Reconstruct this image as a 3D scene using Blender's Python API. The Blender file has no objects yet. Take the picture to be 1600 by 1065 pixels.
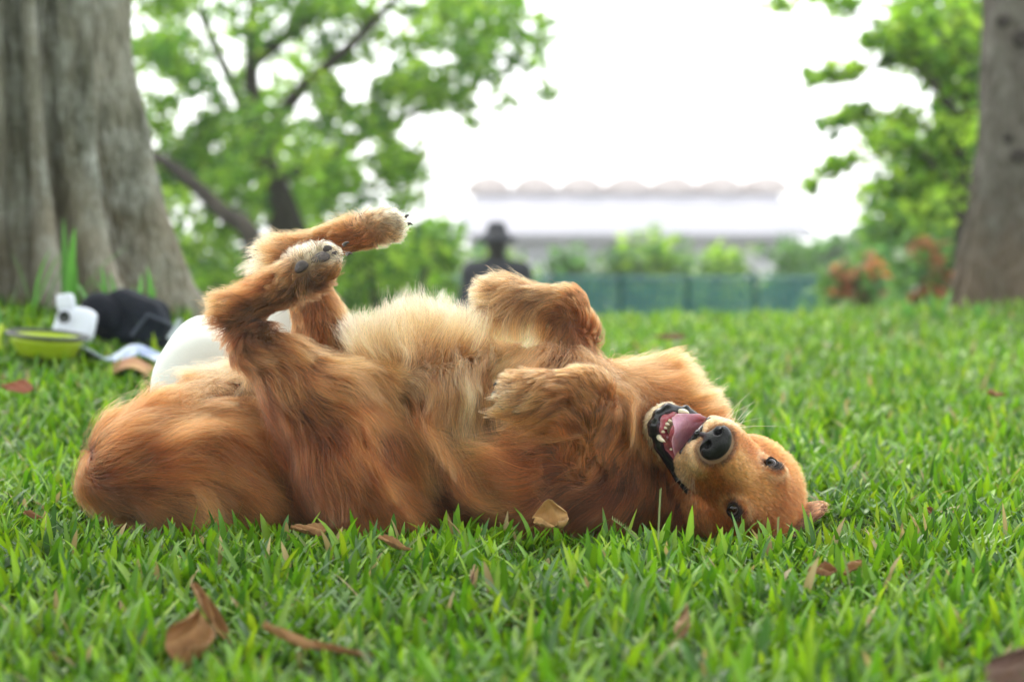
import bpy, math, random
import numpy as np
from mathutils import Vector, Matrix
from mathutils.kdtree import KDTree
import openvdb as vdb

rng = np.random.default_rng(7)
random.seed(7)
S = bpy.context.scene
COL = S.collection

# ------------------------------------------------------------------ camera
FPX = 3778.0                       # focal length in pixels of the 1600 px frame
CAM_H = 0.47
PITCH = math.atan(159.5 / FPX)
cam = bpy.data.cameras.new('camera')
cam.lens = 85.0; cam.sensor_width = 36.0
cam.clip_start = 0.05; cam.clip_end = 2000
cam.dof.use_dof = True; cam.dof.focus_distance = 3.65; cam.dof.aperture_fstop = 3.8
cam.dof.aperture_blades = 9
cam_o = bpy.data.objects.new('camera', cam); COL.objects.link(cam_o)
cam_o.location = (0, 0, CAM_H); cam_o.rotation_euler = (math.pi/2 - PITCH, 0, 0)
S.camera = cam_o

# ------------------------------------------------------------------ sky, sun, exposure
SUN_EL, SUN_AZ = math.radians(52), math.radians(-22)   # behind the dog, a little to the left
w = bpy.data.worlds.new('World'); S.world = w; w.use_nodes = True
nt = w.node_tree; nt.nodes.clear()
sky = nt.nodes.new('ShaderNodeTexSky'); sky.sky_type = 'NISHITA'; sky.sun_disc = False
sky.sun_elevation = SUN_EL; sky.sun_rotation = SUN_AZ
sky.air_density = 1.0; sky.dust_density = 1.5; sky.ozone_density = 1.0
hsv = nt.nodes.new('ShaderNodeHueSaturation'); hsv.inputs['Saturation'].default_value = 0.35
ovc = nt.nodes.new('ShaderNodeMix'); ovc.data_type = 'RGBA'; ovc.inputs['Factor'].default_value = .6; ovc.inputs['B'].default_value = (8.6, 8.8, 8.8, 1)   # thin bright overcast
bg = nt.nodes.new('ShaderNodeBackground'); bg.inputs['Strength'].default_value = 0.15
out = nt.nodes.new('ShaderNodeOutputWorld')
nt.links.new(sky.outputs[0], hsv.inputs['Color']); nt.links.new(hsv.outputs[0], ovc.inputs['A']); nt.links.new(ovc.outputs['Result'], bg.inputs['Color'])
nt.links.new(bg.outputs[0], out.inputs['Surface'])
sun = bpy.data.lights.new('sun', 'SUN'); sun.energy = 1.4; sun.angle = math.radians(24); sun.color = (1, .95, .87)
sun_o = bpy.data.objects.new('sun', sun); COL.objects.link(sun_o)
sd = Vector((math.sin(SUN_AZ)*math.cos(SUN_EL), math.cos(SUN_AZ)*math.cos(SUN_EL), math.sin(SUN_EL)))
sun_o.rotation_euler = sd.to_track_quat('Z', 'Y').to_euler()
S.view_settings.view_transform = 'Standard'; S.view_settings.look = 'None'
S.view_settings.exposure = 1.35; S.view_settings.gamma = 1.0
cy = S.cycles
cy.use_denoising = True; cy.denoiser = 'OPENIMAGEDENOISE'; cy.denoising_prefilter = 'ACCURATE'; cy.denoising_input_passes = 'RGB_ALBEDO_NORMAL'
cy.max_bounces = 10; cy.diffuse_bounces = 4; cy.glossy_bounces = 4; cy.transmission_bounces = 8; cy.transparent_max_bounces = 8
cy.caustics_reflective = False; cy.caustics_refractive = False
cy.sample_clamp_indirect = 6

# ------------------------------------------------------------------ helpers
CF = np.array([0, math.cos(PITCH), -math.sin(PITCH)]); CU = np.array([0, math.sin(PITCH), math.cos(PITCH)]); CR = np.array([1., 0, 0])
def P(px, py, Y):
    """the point of the place at distance Y (along the ground) seen at pixel px, py of the 1600 px frame"""
    d = CF + CR*(px-800)/FPX + CU*(532.5-py)/FPX
    return np.array([0, 0, CAM_H]) + d*(Y/d[1])
def project(p):
    p = np.asarray(p, float); q = p - np.array([0, 0, CAM_H])
    z = q @ CF
    return 800 + FPX*(q @ CR)/z, 532.5 - FPX*(q @ CU)/z

def sstep(a, b, x):
    t = np.clip((np.asarray(x, float)-a)/(b-a), 0, 1); return t*t*(3-2*t)
def ground_z(x, y):
    x = np.asarray(x, float); y = np.asarray(y, float)
    z = .05*sstep(5.5, 11.5, y)
    z = z + .235*np.exp(-(((x+1.62)/1.05)**2 + ((y-7.9)/1.9)**2)**1.2)
    z = z + .12*np.exp(-(((x-2.6)/.9)**2 + ((y-11.3)/1.5)**2))
    z = z + .008*np.sin(x*5.1+y*2.3)*np.sin(y*4.3-x*1.7)*sstep(4.2, 5.5, y)
    z = z - 2.2*sstep(12.0, 23.0, y)
    return z

def tag(o, label=None, cat=None, group=None, kind=None):
    if label: o['label'] = label
    if cat: o['category'] = cat
    if group: o['group'] = group
    if kind: o['kind'] = kind
    return o
def mesh_obj(name, V, F, m=None, parent=None, smooth=True, cols=None, uv=None):
    me = bpy.data.meshes.new(name)
    V = np.asarray(V, dtype=np.float32)
    if isinstance(F, np.ndarray):
        n, k = F.shape
        me.vertices.add(len(V)); me.vertices.foreach_set('co', V.ravel())
        me.loops.add(n*k); me.loops.foreach_set('vertex_index', F.astype(np.int32).ravel())
        me.polygons.add(n); me.polygons.foreach_set('loop_start', (np.arange(n)*k).astype(np.int32))
        me.polygons.foreach_set('loop_total', np.full(n, k, dtype=np.int32))
        me.update(calc_edges=True); me.validate()
    else:
        me.from_pydata([tuple(map(float, v)) for v in V], [], F); me.update()
    if smooth: me.polygons.foreach_set('use_smooth', np.ones(len(me.polygons), dtype=bool))
    if cols is not None:
        a = me.attributes.new('tint', 'FLOAT_COLOR', 'POINT')
        c = np.ones((len(V), 4), dtype=np.float32); c[:, :3] = cols; a.data.foreach_set('color', c.ravel())
    o = bpy.data.objects.new(name, me); COL.objects.link(o)
    if m: me.materials.append(m)
    if parent: o.parent = parent
    return o
def empty(name, loc=(0, 0, 0)):
    o = bpy.data.objects.new(name, None); COL.objects.link(o); o.location = loc; o.empty_display_size = .1; return o
def keep_world(parent, *kids):
    for k in kids:
        k.parent = parent; k.matrix_parent_inverse = Matrix.Translation(parent.location).inverted()

class MB:
    """collects simple solids into one mesh"""
    def __init__(s): s.V = []; s.F = []; s.n = 0
    def add(s, V, F):
        s.V += [tuple(v) for v in V]; s.F += [tuple(i+s.n for i in f) for f in F]; s.n += len(V)
    def box(s, lo, hi, bev=0):
        (a, b, c), (d, e, f) = lo, hi
        s.add([(a,b,c),(d,b,c),(d,e,c),(a,e,c),(a,b,f),(d,b,f),(d,e,f),(a,e,f)],
              [(0,3,2,1),(4,5,6,7),(0,1,5,4),(1,2,6,5),(2,3,7,6),(3,0,4,7)])
    def tube(s, pts, rad, n=10, cap=True):
        pts = [np.asarray(p, float) for p in pts]
        rad = rad if hasattr(rad, '__len__') else [rad]*len(pts)
        V = []; F = []; up = None
        for i, p in enumerate(pts):
            t = pts[min(i+1, len(pts)-1)] - pts[max(i-1, 0)]; t /= np.linalg.norm(t)+1e-9
            if up is None: up = np.array([0, 0, 1.]) if abs(t[2]) < .9 else np.array([1., 0, 0])
            a = np.cross(t, up); a /= np.linalg.norm(a); b = np.cross(t, a); up = -b if np.dot(-b, up) > 0 else b
            for k in range(n):
                an = 2*math.pi*k/n; V.append(p + rad[i]*(a*math.cos(an)+b*math.sin(an)))
        for i in range(len(pts)-1):
            for k in range(n):
                F.append((i*n+k, i*n+(k+1) % n, (i+1)*n+(k+1) % n, (i+1)*n+k))
        if cap: F.append(tuple(range(n))); F.append(tuple((len(pts)-1)*n+k for k in reversed(range(n))))
        s.add(V, F)
    def lathe(s, prof, c, n=40):
        V = []; F = []
        for r, z in prof:
            for k in range(n): V.append((c[0]+r*math.cos(2*math.pi*k/n), c[1]+r*math.sin(2*math.pi*k/n), c[2]+z))
        for i in range(len(prof)-1):
            for k in range(n): F.append((i*n+k, i*n+(k+1) % n, (i+1)*n+(k+1) % n, (i+1)*n+k))
        s.add(V, F)
    def build(s, name, m, parent=None, smooth=True): return mesh_obj(name, s.V, s.F, m, parent, smooth)

# ------------------------------------------------------------------ materials
def material(name, base=(.5, .5, .5), rough=.6, attr=False, noise=None, bump=None, trans=0, spec=.5, coat=0, sheen=0, metal=0, sss=0):
    m = bpy.data.materials.new(name); m.use_nodes = True; t = m.node_tree; b = t.nodes['Principled BSDF']; L = t.links.new
    b.inputs['Roughness'].default_value = rough; b.inputs['Specular IOR Level'].default_value = spec
    b.inputs['Coat Weight'].default_value = coat; b.inputs['Coat Roughness'].default_value = .08
    b.inputs['Sheen Weight'].default_value = sheen; b.inputs['Metallic'].default_value = metal
    b.inputs['Base Color'].default_value = (*base, 1)
    if sss:
        b.inputs['Subsurface Weight'].default_value = sss; b.inputs['Subsurface Radius'].default_value = (.01, .004, .003)
        b.inputs['Subsurface Scale'].default_value = 1
    src = None
    if attr:
        a = t.nodes.new('ShaderNodeAttribute'); a.attribute_name = 'tint'; src = a.outputs['Color']
    tc = t.nodes.new('ShaderNodeTexCoord')
    if noise:                                   # (scale, colour2, low, high, stretch)
        sc, c2, lo, hi, st = noise
        mp = t.nodes.new('ShaderNodeMapping'); mp.inputs['Scale'].default_value = st; L(tc.outputs['Object'], mp.inputs[0])
        n = t.nodes.new('ShaderNodeTexNoise'); n.inputs['Scale'].default_value = sc; n.inputs['Detail'].default_value = 8; n.inputs['Roughness'].default_value = .62
        L(mp.outputs[0], n.inputs['Vector'])
        r = t.nodes.new('ShaderNodeMapRange'); r.inputs['From Min'].default_value = lo; r.inputs['From Max'].default_value = hi
        L(n.outputs['Fac'], r.inputs['Value'])
        mx = t.nodes.new('ShaderNodeMix'); mx.data_type = 'RGBA'
        mx.inputs['A'].default_value = (*base, 1); mx.inputs['B'].default_value = (*c2, 1)
        L(r.outputs[0], mx.inputs['Factor'])
        if src: L(src, mx.inputs['A'])
        src = mx.outputs['Result']
    if src: L(src, b.inputs['Base Color'])
    if bump:                                    # (scale, strength, distance, stretch)
        mp = t.nodes.new('ShaderNodeMapping'); mp.inputs['Scale'].default_value = bump[3] if len(bump) > 3 else (1, 1, 1)
        L(tc.outputs['Object'], mp.inputs[0])
        n = t.nodes.new('ShaderNodeTexNoise'); n.inputs['Scale'].default_value = bump[0]; n.inputs['Detail'].default_value = 6
        L(mp.outputs[0], n.inputs['Vector'])
        bu = t.nodes.new('ShaderNodeBump'); bu.inputs['Strength'].default_value = bump[1]; bu.inputs['Distance'].default_value = bump[2]
        L(n.outputs['Fac'], bu.inputs['Height']); L(bu.outputs[0], b.inputs['Normal'])
    if trans:
        tr = t.nodes.new('ShaderNodeBsdfTranslucent'); ms = t.nodes.new('ShaderNodeMixShader'); ms.inputs[0].default_value = trans
        if src: L(src, tr.inputs['Color'])
        else: tr.inputs['Color'].default_value = (*base, 1)
        o = t.nodes['Material Output']
        L(b.outputs[0], ms.inputs[1]); L(tr.outputs[0], ms.inputs[2]); L(ms.outputs[0], o.inputs['Surface'])
    return m

# ================================================================== THE DOG
DY = 3.85                              # distance of the dog's middle
PXM = FPX/DY                           # pixels per metre there
def D(px, py, d=0):                    # d = depth offset in pixels of that scale, away from the camera
    return P(px, py, DY + d/PXM)

class Field:
    def __init__(s, lo, hi, h):
        s.lo = np.array(lo, float); s.h = h; s.n = np.ceil((np.array(hi)-s.lo)/h).astype(int)+1
        s.a = np.full(s.n, .5, np.float32); s.raw = np.full(s.n, .5, np.float32); s.g = np.zeros(s.n, np.int8)
        s.ax = [s.lo[i]+h*np.arange(s.n[i]) for i in range(3)]
    def sl(s, lo, hi):
        i0 = np.clip(np.floor((np.array(lo)-s.lo)/s.h).astype(int), 0, s.n-1); i1 = np.clip(np.ceil((np.array(hi)-s.lo)/s.h).astype(int)+1, 1, s.n)
        return tuple(slice(a, b) for a, b in zip(i0, i1))
    def pts(s, sl):
        return np.stack(np.meshgrid(*[s.ax[i][sl[i]] for i in range(3)], indexing='ij'), -1)
    def put(s, fn, lo, hi, k, g, m=.06, cut=False):
        sl = s.sl(np.array(lo)-m, np.array(hi)+m); d = fn(s.pts(sl)).astype(np.float32); a = s.a[sl]
        if cut:
            d = -d; h = np.maximum(k-np.abs(a-d), 0)/k; s.a[sl] = np.maximum(a, d)+h*h*k/4; return
        h = np.maximum(k-np.abs(a-d), 0)/k; s.a[sl] = np.minimum(a, d)-h*h*k/4
        r = s.raw[sl]; c = d < r; r[c] = d[c]; s.g[sl][c] = g
    def cone(s, a, b, ra, rb, k=.02, g=0, cut=False):
        a = np.array(a, float); b = np.array(b, float); ab = b-a; L2 = ab@ab+1e-12
        def fn(p):
            t = np.clip(((p-a)@ab)/L2, 0, 1); return np.linalg.norm(p-a-t[..., None]*ab, axis=-1)-(ra+(rb-ra)*t)
        r = max(ra, rb); s.put(fn, np.minimum(a, b)-r, np.maximum(a, b)+r, k, g, cut=cut)
    def ell(s, c, r, M=None, k=.02, g=0, cut=False):
        c = np.array(c, float); r = np.array(r, float); M = np.eye(3) if M is None else np.asarray(M)   # columns = axes
        def fn(p):
            q = (p-c)@M; k0 = np.linalg.norm(q/r, axis=-1); k1 = np.linalg.norm(q/(r*r), axis=-1)+1e-9; return k0*(k0-1)/k1
        R = r.max(); s.put(fn, c-R, c+R, k, g, cut=cut)
    def sample(s, p, arr=None):
        arr = s.a if arr is None else arr
        q = (p-s.lo)/s.h; q = np.clip(q, 0, s.n-1.001); i = q.astype(int); f = q-i; r = 0
        for dx in (0, 1):
            for dy in (0, 1):
                for dz in (0, 1):
                    wt = (f[:, 0] if dx else 1-f[:, 0])*(f[:, 1] if dy else 1-f[:, 1])*(f[:, 2] if dz else 1-f[:, 2])
                    r = r+wt*arr[i[:, 0]+dx, i[:, 1]+dy, i[:, 2]+dz]
        return r
    def grad(s, p):
        e = s.h*1.2; g = np.stack([s.sample(p+np.eye(3)[i]*e)-s.sample(p-np.eye(3)[i]*e) for i in range(3)], -1)
        return g/(np.linalg.norm(g, axis=-1, keepdims=True)+1e-9)
    def mesh(s):
        g = vdb.FloatGrid(.5); g.copyFromArray(s.a)
        p, q = g.convertToQuads(isovalue=0.0)
        return p.astype(float)*s.h+s.lo, q[:, ::-1].copy()

# ---- head frame: X = dog's right, Y = towards the nose, Z = top of the skull
ALPHA, YAW = math.radians(40), .24
def img(r, u, t): return CR*r + CU*u - CF*t
qv = np.array([.85, -.527, 0]); xv = np.array([.527, .85, 0]); tv = np.array([0, 0, 1.])
f_ = -math.sin(ALPHA)*qv + math.cos(ALPHA)*tv + YAW*xv; f_ /= np.linalg.norm(f_)
x_ = xv - f_*(xv@f_); x_ /= np.linalg.norm(x_)
u_ = np.cross(x_, f_)
HX, HF, HU = img(*x_), img(*f_), img(*u_)
HM = np.stack([HX, HF, HU], 1)
HS = 1.06
NOSE_L = np.array([0, .160, .004])
HO = P(1113, 685, 3.60) - HM@(NOSE_L*HS)
def H(x, y, z): return HO + HM@(np.array([x, y, z])*HS)
def toH(p): return ((p-HO)@HM)/HS

F = Field((-.74, 3.42, -.03), (.54, 4.16, .54), .003)
BODY, RUMP, NH, FH, NF, FF, HEAD, EAR, NECK = range(9)
def C(a, b, ra, rb, k, g): F.cone(D(*a), D(*b), ra/PXM, rb/PXM, k/PXM, g)
def E(c, r, k, g, ang=0):              # radii: along image direction ang, across it, depth
    a = math.radians(ang); M = np.stack([CR*math.cos(a)-CU*math.sin(a), CR*math.sin(a)+CU*math.cos(a), CF], 1)
    F.ell(D(*c), np.array(r)/PXM, M, k/PXM, g)
# trunk
C((560, 715, 20), (700, 690, 30), 112, 122, 60, BODY)
C((700, 690, 30), (880, 700, 30), 122, 128, 60, BODY)
C((880, 700, 30), (1000, 697, 40), 128, 104, 60, NECK)
C((1000, 697, 40), (1048, 714, 50), 104, 84, 50, NECK)
E((640, 606, 10), (108, 56, 90), 50, BODY)
E((440, 728, 75), (140, 90, 110), 40, BODY)
# haunch at the left end and the far one behind it
E((268, 736, -20), (114, 73, 90), 16, RUMP, 2)
E((192, 720, 0), (48, 50, 70), 40, RUMP)
E((330, 656, 60), (108, 48, 80), 30, RUMP, -27)
# near hind leg: thigh, shank, hock, long foot
C((560, 700, -60), (500, 625, -75), 92, 62, 40, NH)
C((500, 625, -75), (402, 540, -75), 60, 31, 20, NH)
C((402, 540, -75), (372, 490, -70), 31, 25, 12, NH)
C((370, 486, -70), (440, 450, -82), 26, 24, 12, NH)
C((440, 450, -82), (482, 422, -88), 24, 30, 12, NH)
for dx, dy, dd in ((505, 396, -84), (517, 405, -96), (512, 421, -104), (494, 436, -104)):
    C((483, 422, -88), (dx, dy, dd), 18, 15, 9, NH)
# far hind leg
C((520, 640, 90), (505, 540, 90), 78, 42, 30, FH)
C((505, 540, 90), (478, 425, 80), 40, 30, 20, FH)
C((478, 425, 80), (450, 402, 76), 30, 24, 12, FH)
C((450, 402, 76), (570, 362, 70), 23, 22, 12, FH)
for dx, dy, dd in ((612, 344, 60), (617, 353, 66), (612, 363, 72), (604, 341, 76)):
    C((575, 360, 70), (dx, dy, dd), 21, 14, 9, FH)
# near fore leg
C((930, 740, -60), (890, 745, -90), 82, 60, 40, NF)
C((890, 745, -90), (925, 640, -118), 52, 34, 16, NF)
C((925, 640, -118), (922, 610, -120), 34, 30, 12, NF)
C((922, 608, -120), (845, 608, -132), 29, 26, 10, NF)
for dx, dy, dd in ((795, 606, -130), (793, 618, -142), (799, 630, -146), (806, 598, -124)):
    C((845, 610, -132), (dx, dy, dd), 26, 15, 9, NF)
# far fore leg
C((870, 660, 70), (898, 520, 60), 60, 32, 24, FF)
C((898, 520, 60), (890, 483, 56), 32, 28, 12, FF)
C((890, 480, 56), (805, 466, 48), 28, 25, 10, FF)
for dx, dy, dd in ((762, 462, 44), (760, 474, 38), (766, 486, 34), (770, 455, 54)):
    C((805, 468, 48), (dx, dy, dd), 24, 14, 9, FF)
# head
def hc(a, b, ra, rb, k=.012, g=HEAD, cut=False): F.cone(H(*a), H(*b), ra*HS, rb*HS, k, g, cut)
def he(c, r, k=.012, g=HEAD, cut=False): F.ell(H(*c), np.array(r)*HS, HM, k, g, cut)
he((0, -.032, .000), (.065, .070, .052))
he((0, .0, .022), (.048, .05, .034), .02)
for s in (-1, 1):
    he((s*.045, -.014, -.030), (.036, .056, .043), .02)
    he((s*.030, .026, .034), (.024, .026, .016), .015)
    hc((s*.016, .03, -.012), (s*.018, .118, -.014), .036, .027, .015)
    he((s*.033, .074, -.042), (.019, .048, .029), .014)
    he((s*.019, .114, -.028), (.019, .024, .022), .010)
    hc((s*.036, -.01, -.068), (s*.014, .096, -.132), .021, .015, .012)
hc((0, .02, .014), (0, .128, .002), .030, .022, .015)
hc((0, -.02, -.072), (0, .099, -.136), .030, .015, .012)
hc((0, .0, -.052), (0, .15, -.075), .014, .022, .006, cut=True)      # the open mouth
# eyes: find the surface and sink the sockets a little
EYES = []
for s in (1, -1):
    c0 = np.array([0, -.01, .0]); dr = np.array([s*.046, .056, .030]); dr = dr/np.linalg.norm(dr)
    ts = np.linspace(.03, .12, 200); pp = np.array([H(*(c0+dr*t)) for t in ts]); dd = F.sample(pp)
    t = ts[np.argmax(dd > 0)]; pl = c0+dr*t
    EYES.append((s, pl, dr))
    F.cone(H(*(pl+dr*.005)), H(*(pl+dr*.02)), .0105, .013, .010, HEAD, cut=True)
F.cone(H(0, -.06, -.02), D(1050, 745, 30), .058, .080, .03, NECK)
F.cone(H(0, -.04, -.05), D(1060, 720, 20), .042, .07, .03, NECK)
# ears
def ear(c, r, axis_deg, roll, g=EAR):
    a = math.radians(axis_deg); b = math.radians(roll); v = CR*math.sin(a)+CU*math.cos(a)
    M = np.stack([CR*math.cos(a)-CU*math.sin(a), v*math.cos(b)-CF*math.sin(b), CF*math.cos(b)+v*math.sin(b)], 1)
    F.ell(D(*c), np.array(r)/PXM, M, .012, g)
ear((1226, 816, -92), (70, 5, 44), -23, 17)
ear((1165, 838, -60), (45, 10, 40), -5, 0)
ear((1190, 832, -95), (44, 8, 34), -12, 12)
ear((1234, 815, -20), (52, 8, 45), -24, 0)
# rest on the ground
F.a = np.maximum(F.a, (.004-F.ax[2])[None, None, :].astype(np.float32))
bV, bF = F.mesh()

# ------------------------------------------------------------------ how the coat lies: strokes drawn along the hair
cO = (.47, .190, .070); cR = (.29, .105, .045); cG = (.60, .320, .155); cP = (.79, .52, .33); cC = (.86, .72, .54); cB = (.20, .100, .046); cF = (.47, .222, .092); cW = (.80, .70, .56)  # coat colours; cR and cB also paint shade into creases and the lower side
ST = {
 RUMP: [
  ([(150,650),(260,600),(350,590),(420,620)],70,.25,cG), ([(140,690),(240,640),(350,630),(450,660)],75,.2,cO),
  ([(135,730),(230,690),(340,680),(450,720)],80,.2,cO), ([(150,760),(240,735),(350,740),(440,790)],80,.2,cO),
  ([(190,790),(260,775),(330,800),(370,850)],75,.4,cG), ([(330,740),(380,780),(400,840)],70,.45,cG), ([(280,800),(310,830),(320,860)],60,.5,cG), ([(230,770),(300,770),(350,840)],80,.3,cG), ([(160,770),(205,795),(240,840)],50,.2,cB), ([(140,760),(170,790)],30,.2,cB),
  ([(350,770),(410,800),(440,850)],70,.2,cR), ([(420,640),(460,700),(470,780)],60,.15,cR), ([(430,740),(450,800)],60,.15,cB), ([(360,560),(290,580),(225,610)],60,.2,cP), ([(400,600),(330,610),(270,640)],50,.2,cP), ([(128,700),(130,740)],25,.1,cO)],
 BODY: [
  ([(640,560),(635,520),(630,470)],60,.7,cP), ([(560,560),(545,520),(525,490)],52,.7,cP), ([(700,560),(715,520),(700,470)],58,.7,cP), ([(600,560),(580,520),(600,480)],54,.7,cP),
  ([(740,540),(752,500)],50,.6,cP), ([(590,620),(610,600),(640,590)],40,.3,cP),
  ([(700,580),(690,640),(700,700),(740,760)],80,.2,cG), ([(725,560),(715,640),(735,710),(785,760),(850,765)],60,.12,cP),
  ([(770,560),(755,620)],30,.1,cG), ([(775,690),(820,720),(870,700)],50,.12,cR), ([(800,520),(780,570)],36,.15,cP), ([(640,600),(650,660),(690,740)],70,.25,cO),
  ([(600,740),(680,800),(760,815)],60,.15,cR), ([(640,700),(665,760),(700,800)],60,.15,cB), ([(650,760),(720,790),(820,800)],60,.15,cR), ([(470,760),(520,800),(560,840)],50,.2,cR), ([(400,700),(470,740),(500,800)],50,.2,cR),
  ([(850,540),(840,600),(850,660)],60,.3,cG), ([(820,780),(900,800),(960,820)],55,.15,cR), ([(500,590),(560,600)],50,.3,cP), ([(780,800),(860,815)],50,.15,cR)],
 NH: [
  ([(420,560),(490,590),(560,640),(610,720)],55,.2,cO), ([(400,590),(450,650),(500,720),(520,800)],55,.2,cR), ([(480,560),(560,600),(630,670),(680,760)],60,.22,cG),
  ([(540,640),(600,700),(640,800)],65,.25,cO), ([(480,660),(540,740),(580,830)],65,.25,cO), ([(440,640),(490,720),(510,800)],60,.2,cR), ([(560,740),(620,790),(660,850)],60,.25,cO),
  ([(440,520),(470,570),(520,620)],35,.2,cG), ([(385,545),(430,560),(470,590)],35,.3,cG),
  ([(440,470),(390,500),(350,500)],16,.2,cB), ([(430,440),(380,450),(335,440)],27,.4,cO), ([(400,500),(360,530),(345,560)],18,.25,cR), ([(370,470),(340,470),(328,470)],24,.45,cG), ([(430,500),(400,530),(420,560)],22,.2,cB),
  ([(460,430),(440,440)],14,.3,cG), ([(500,395),(530,390)],9,.4,cC), ([(515,405),(545,398)],9,.35,cC), ([(505,430),(530,415)],8,.3,cG), ([(475,450),(500,450)],14,.2,cB), ([(480,436),(455,470)],16,.2,cB), ([(500,440),(525,432)],13,.2,cB), ([(440,450),(420,470)],18,.2,cB), ([(485,395),(480,380)],10,.4,cC)],
 FH: [
  ([(490,440),(500,500),(520,560)],20,.2,cO), ([(470,440),(480,500),(490,560)],22,.2,cO), ([(520,460),(530,520),(540,580)],26,.3,cG),
  ([(560,380),(500,395),(450,400)],14,.2,cO), ([(560,352),(500,365),(430,385)],24,.5,cG), ([(560,365),(500,380)],14,.2,cO), ([(450,380),(420,395),(400,400)],38,.6,cP), ([(440,410),(410,420)],36,.6,cP), ([(590,365),(560,375)],10,.2,cO), ([(600,335),(625,330)],9,.4,cC), ([(620,350),(642,352)],8,.4,cC), ([(600,372),(625,372)],8,.3,cP), ([(580,345),(590,333)],9,.4,cP)],
 NF: [
  ([(900,740),(920,680),(940,630)],16,.12,cF), ([(870,720),(890,660),(900,620)],18,.15,cO), ([(935,620),(900,600),(850,592),(800,600)],17,.12,cG), ([(940,600),(900,582),(840,580)],17,.15,cG),
  ([(905,640),(860,628),(810,640)],34,.15,cG), ([(900,655),(850,645),(800,665),(765,700)],62,.3,cG), ([(900,690),(850,680),(800,700),(760,720)],85,.3,cO), ([(880,730),(840,735),(790,725),(750,690)],80,.25,cO),
  ([(955,640),(940,680),(915,730)],20,.12,cF), ([(815,600),(785,612)],8,.2,cP), ([(850,600),(820,600)],11,.12,cG), ([(805,628),(785,628)],7,.2,cP), ([(930,760),(880,790),(850,830)],50,.2,cR), ([(960,740),(940,790),(900,830)],50,.2,cR)],
 FF: [
  ([(910,530),(915,490),(900,460)],14,.12,cO), ([(900,460),(850,450),(790,455),(745,470)],17,.15,cG), ([(880,490),(830,480),(780,490)],30,.25,cG), ([(860,450),(840,480),(835,540)],60,.5,cP), ([(820,450),(800,480),(795,530)],60,.5,cP), ([(780,450),(775,480),(765,520)],45,.5,cP), ([(890,520),(860,560),(840,600)],60,.3,cP), ([(755,465),(740,465)],8,.3,cP), ([(770,480),(750,482)],8,.2,cP), ([(890,500),(905,540)],12,.1,cR)],
 NECK: [
  ([(950,590),(970,640),(960,700),(980,760)],60,.25,cG), ([(1000,590),(1010,640),(1000,700),(1020,760)],62,.25,cO), ([(960,570),(1000,565),(1040,570)],44,.4,cG), ([(1030,600),(1070,580),(1110,572)],36,.4,cG),
  ([(1060,620),(1100,612),(1140,610)],34,.4,cG), ([(1090,650),(1130,645),(1150,650)],24,.35,cO), ([(1030,620),(1040,660)],45,.3,cG), ([(980,700),(960,760),(930,810)],60,.25,cR), ([(1020,740),(1010,790),(990,830)],50,.2,cR),
  ([(930,660),(950,720),(930,780)],60,.2,cR), ([(1060,780),(1040,820)],30,.15,cR), ([(1010,650),(1000,700),(990,760)],32,.12,cO), ([(1040,640),(1040,700),(1040,760)],22,.1,cO), ([(940,545),(960,555)],45,.6,cG), ([(920,560),(930,600)],50,.4,cG)],
 EAR: [([(1170,830),(1220,820),(1290,795)],6,.05,(.40,.19,.11)), ([(1120,840),(1160,840)],8,.1,cR)],
}
cell = 6; mx0, my0 = 60, 280; MW, MHh = 220, 105
gx, gy = np.meshgrid(mx0+cell*np.arange(MW), my0+cell*np.arange(MHh), indexing='ij')
MAPS = {}
for g, sts in ST.items():
    sm = []
    for pts, ln, lift, c in sts:
        for (x0, y0), (x1, y1) in zip(pts[:-1], pts[1:]):
            L = math.hypot(x1-x0, y1-y0); n = max(2, int(L/14))
            for i in range(n):
                t = (i+.5)/n; sm.append((x0+(x1-x0)*t, y0+(y1-y0)*t, (x1-x0)/L, (y1-y0)/L, ln, lift, *c))
    sm = np.array(sm); M = np.zeros((MW, MHh, 7)); W = np.zeros((MW, MHh, 1))
    for s_ in sm:
        wt = 1/((gx-s_[0])**2+(gy-s_[1])**2+12**2)**2; M += wt[..., None]*s_[2:9]; W += wt[..., None]
    MAPS[g] = M/W
def lookup(g, p):
    px, py = project(p); i = np.clip((px-mx0)/cell, 0, MW-1.001); j = np.clip((py-my0)/cell, 0, MHh-1.001)
    i0 = i.astype(int); j0 = j.astype(int); fi = (i-i0)[:, None]; fj = (j-j0)[:, None]; r = np.zeros((len(p), 7))
    for gg, M in MAPS.items():
        m = g == gg
        if not m.any(): continue
        a, b, c, d = i0[m], j0[m], fi[m], fj[m]
        r[m] = M[a, b]*(1-c)*(1-d)+M[a+1, b]*c*(1-d)+M[a, b+1]*(1-c)*d+M[a+1, b+1]*c*d
    return r

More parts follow.
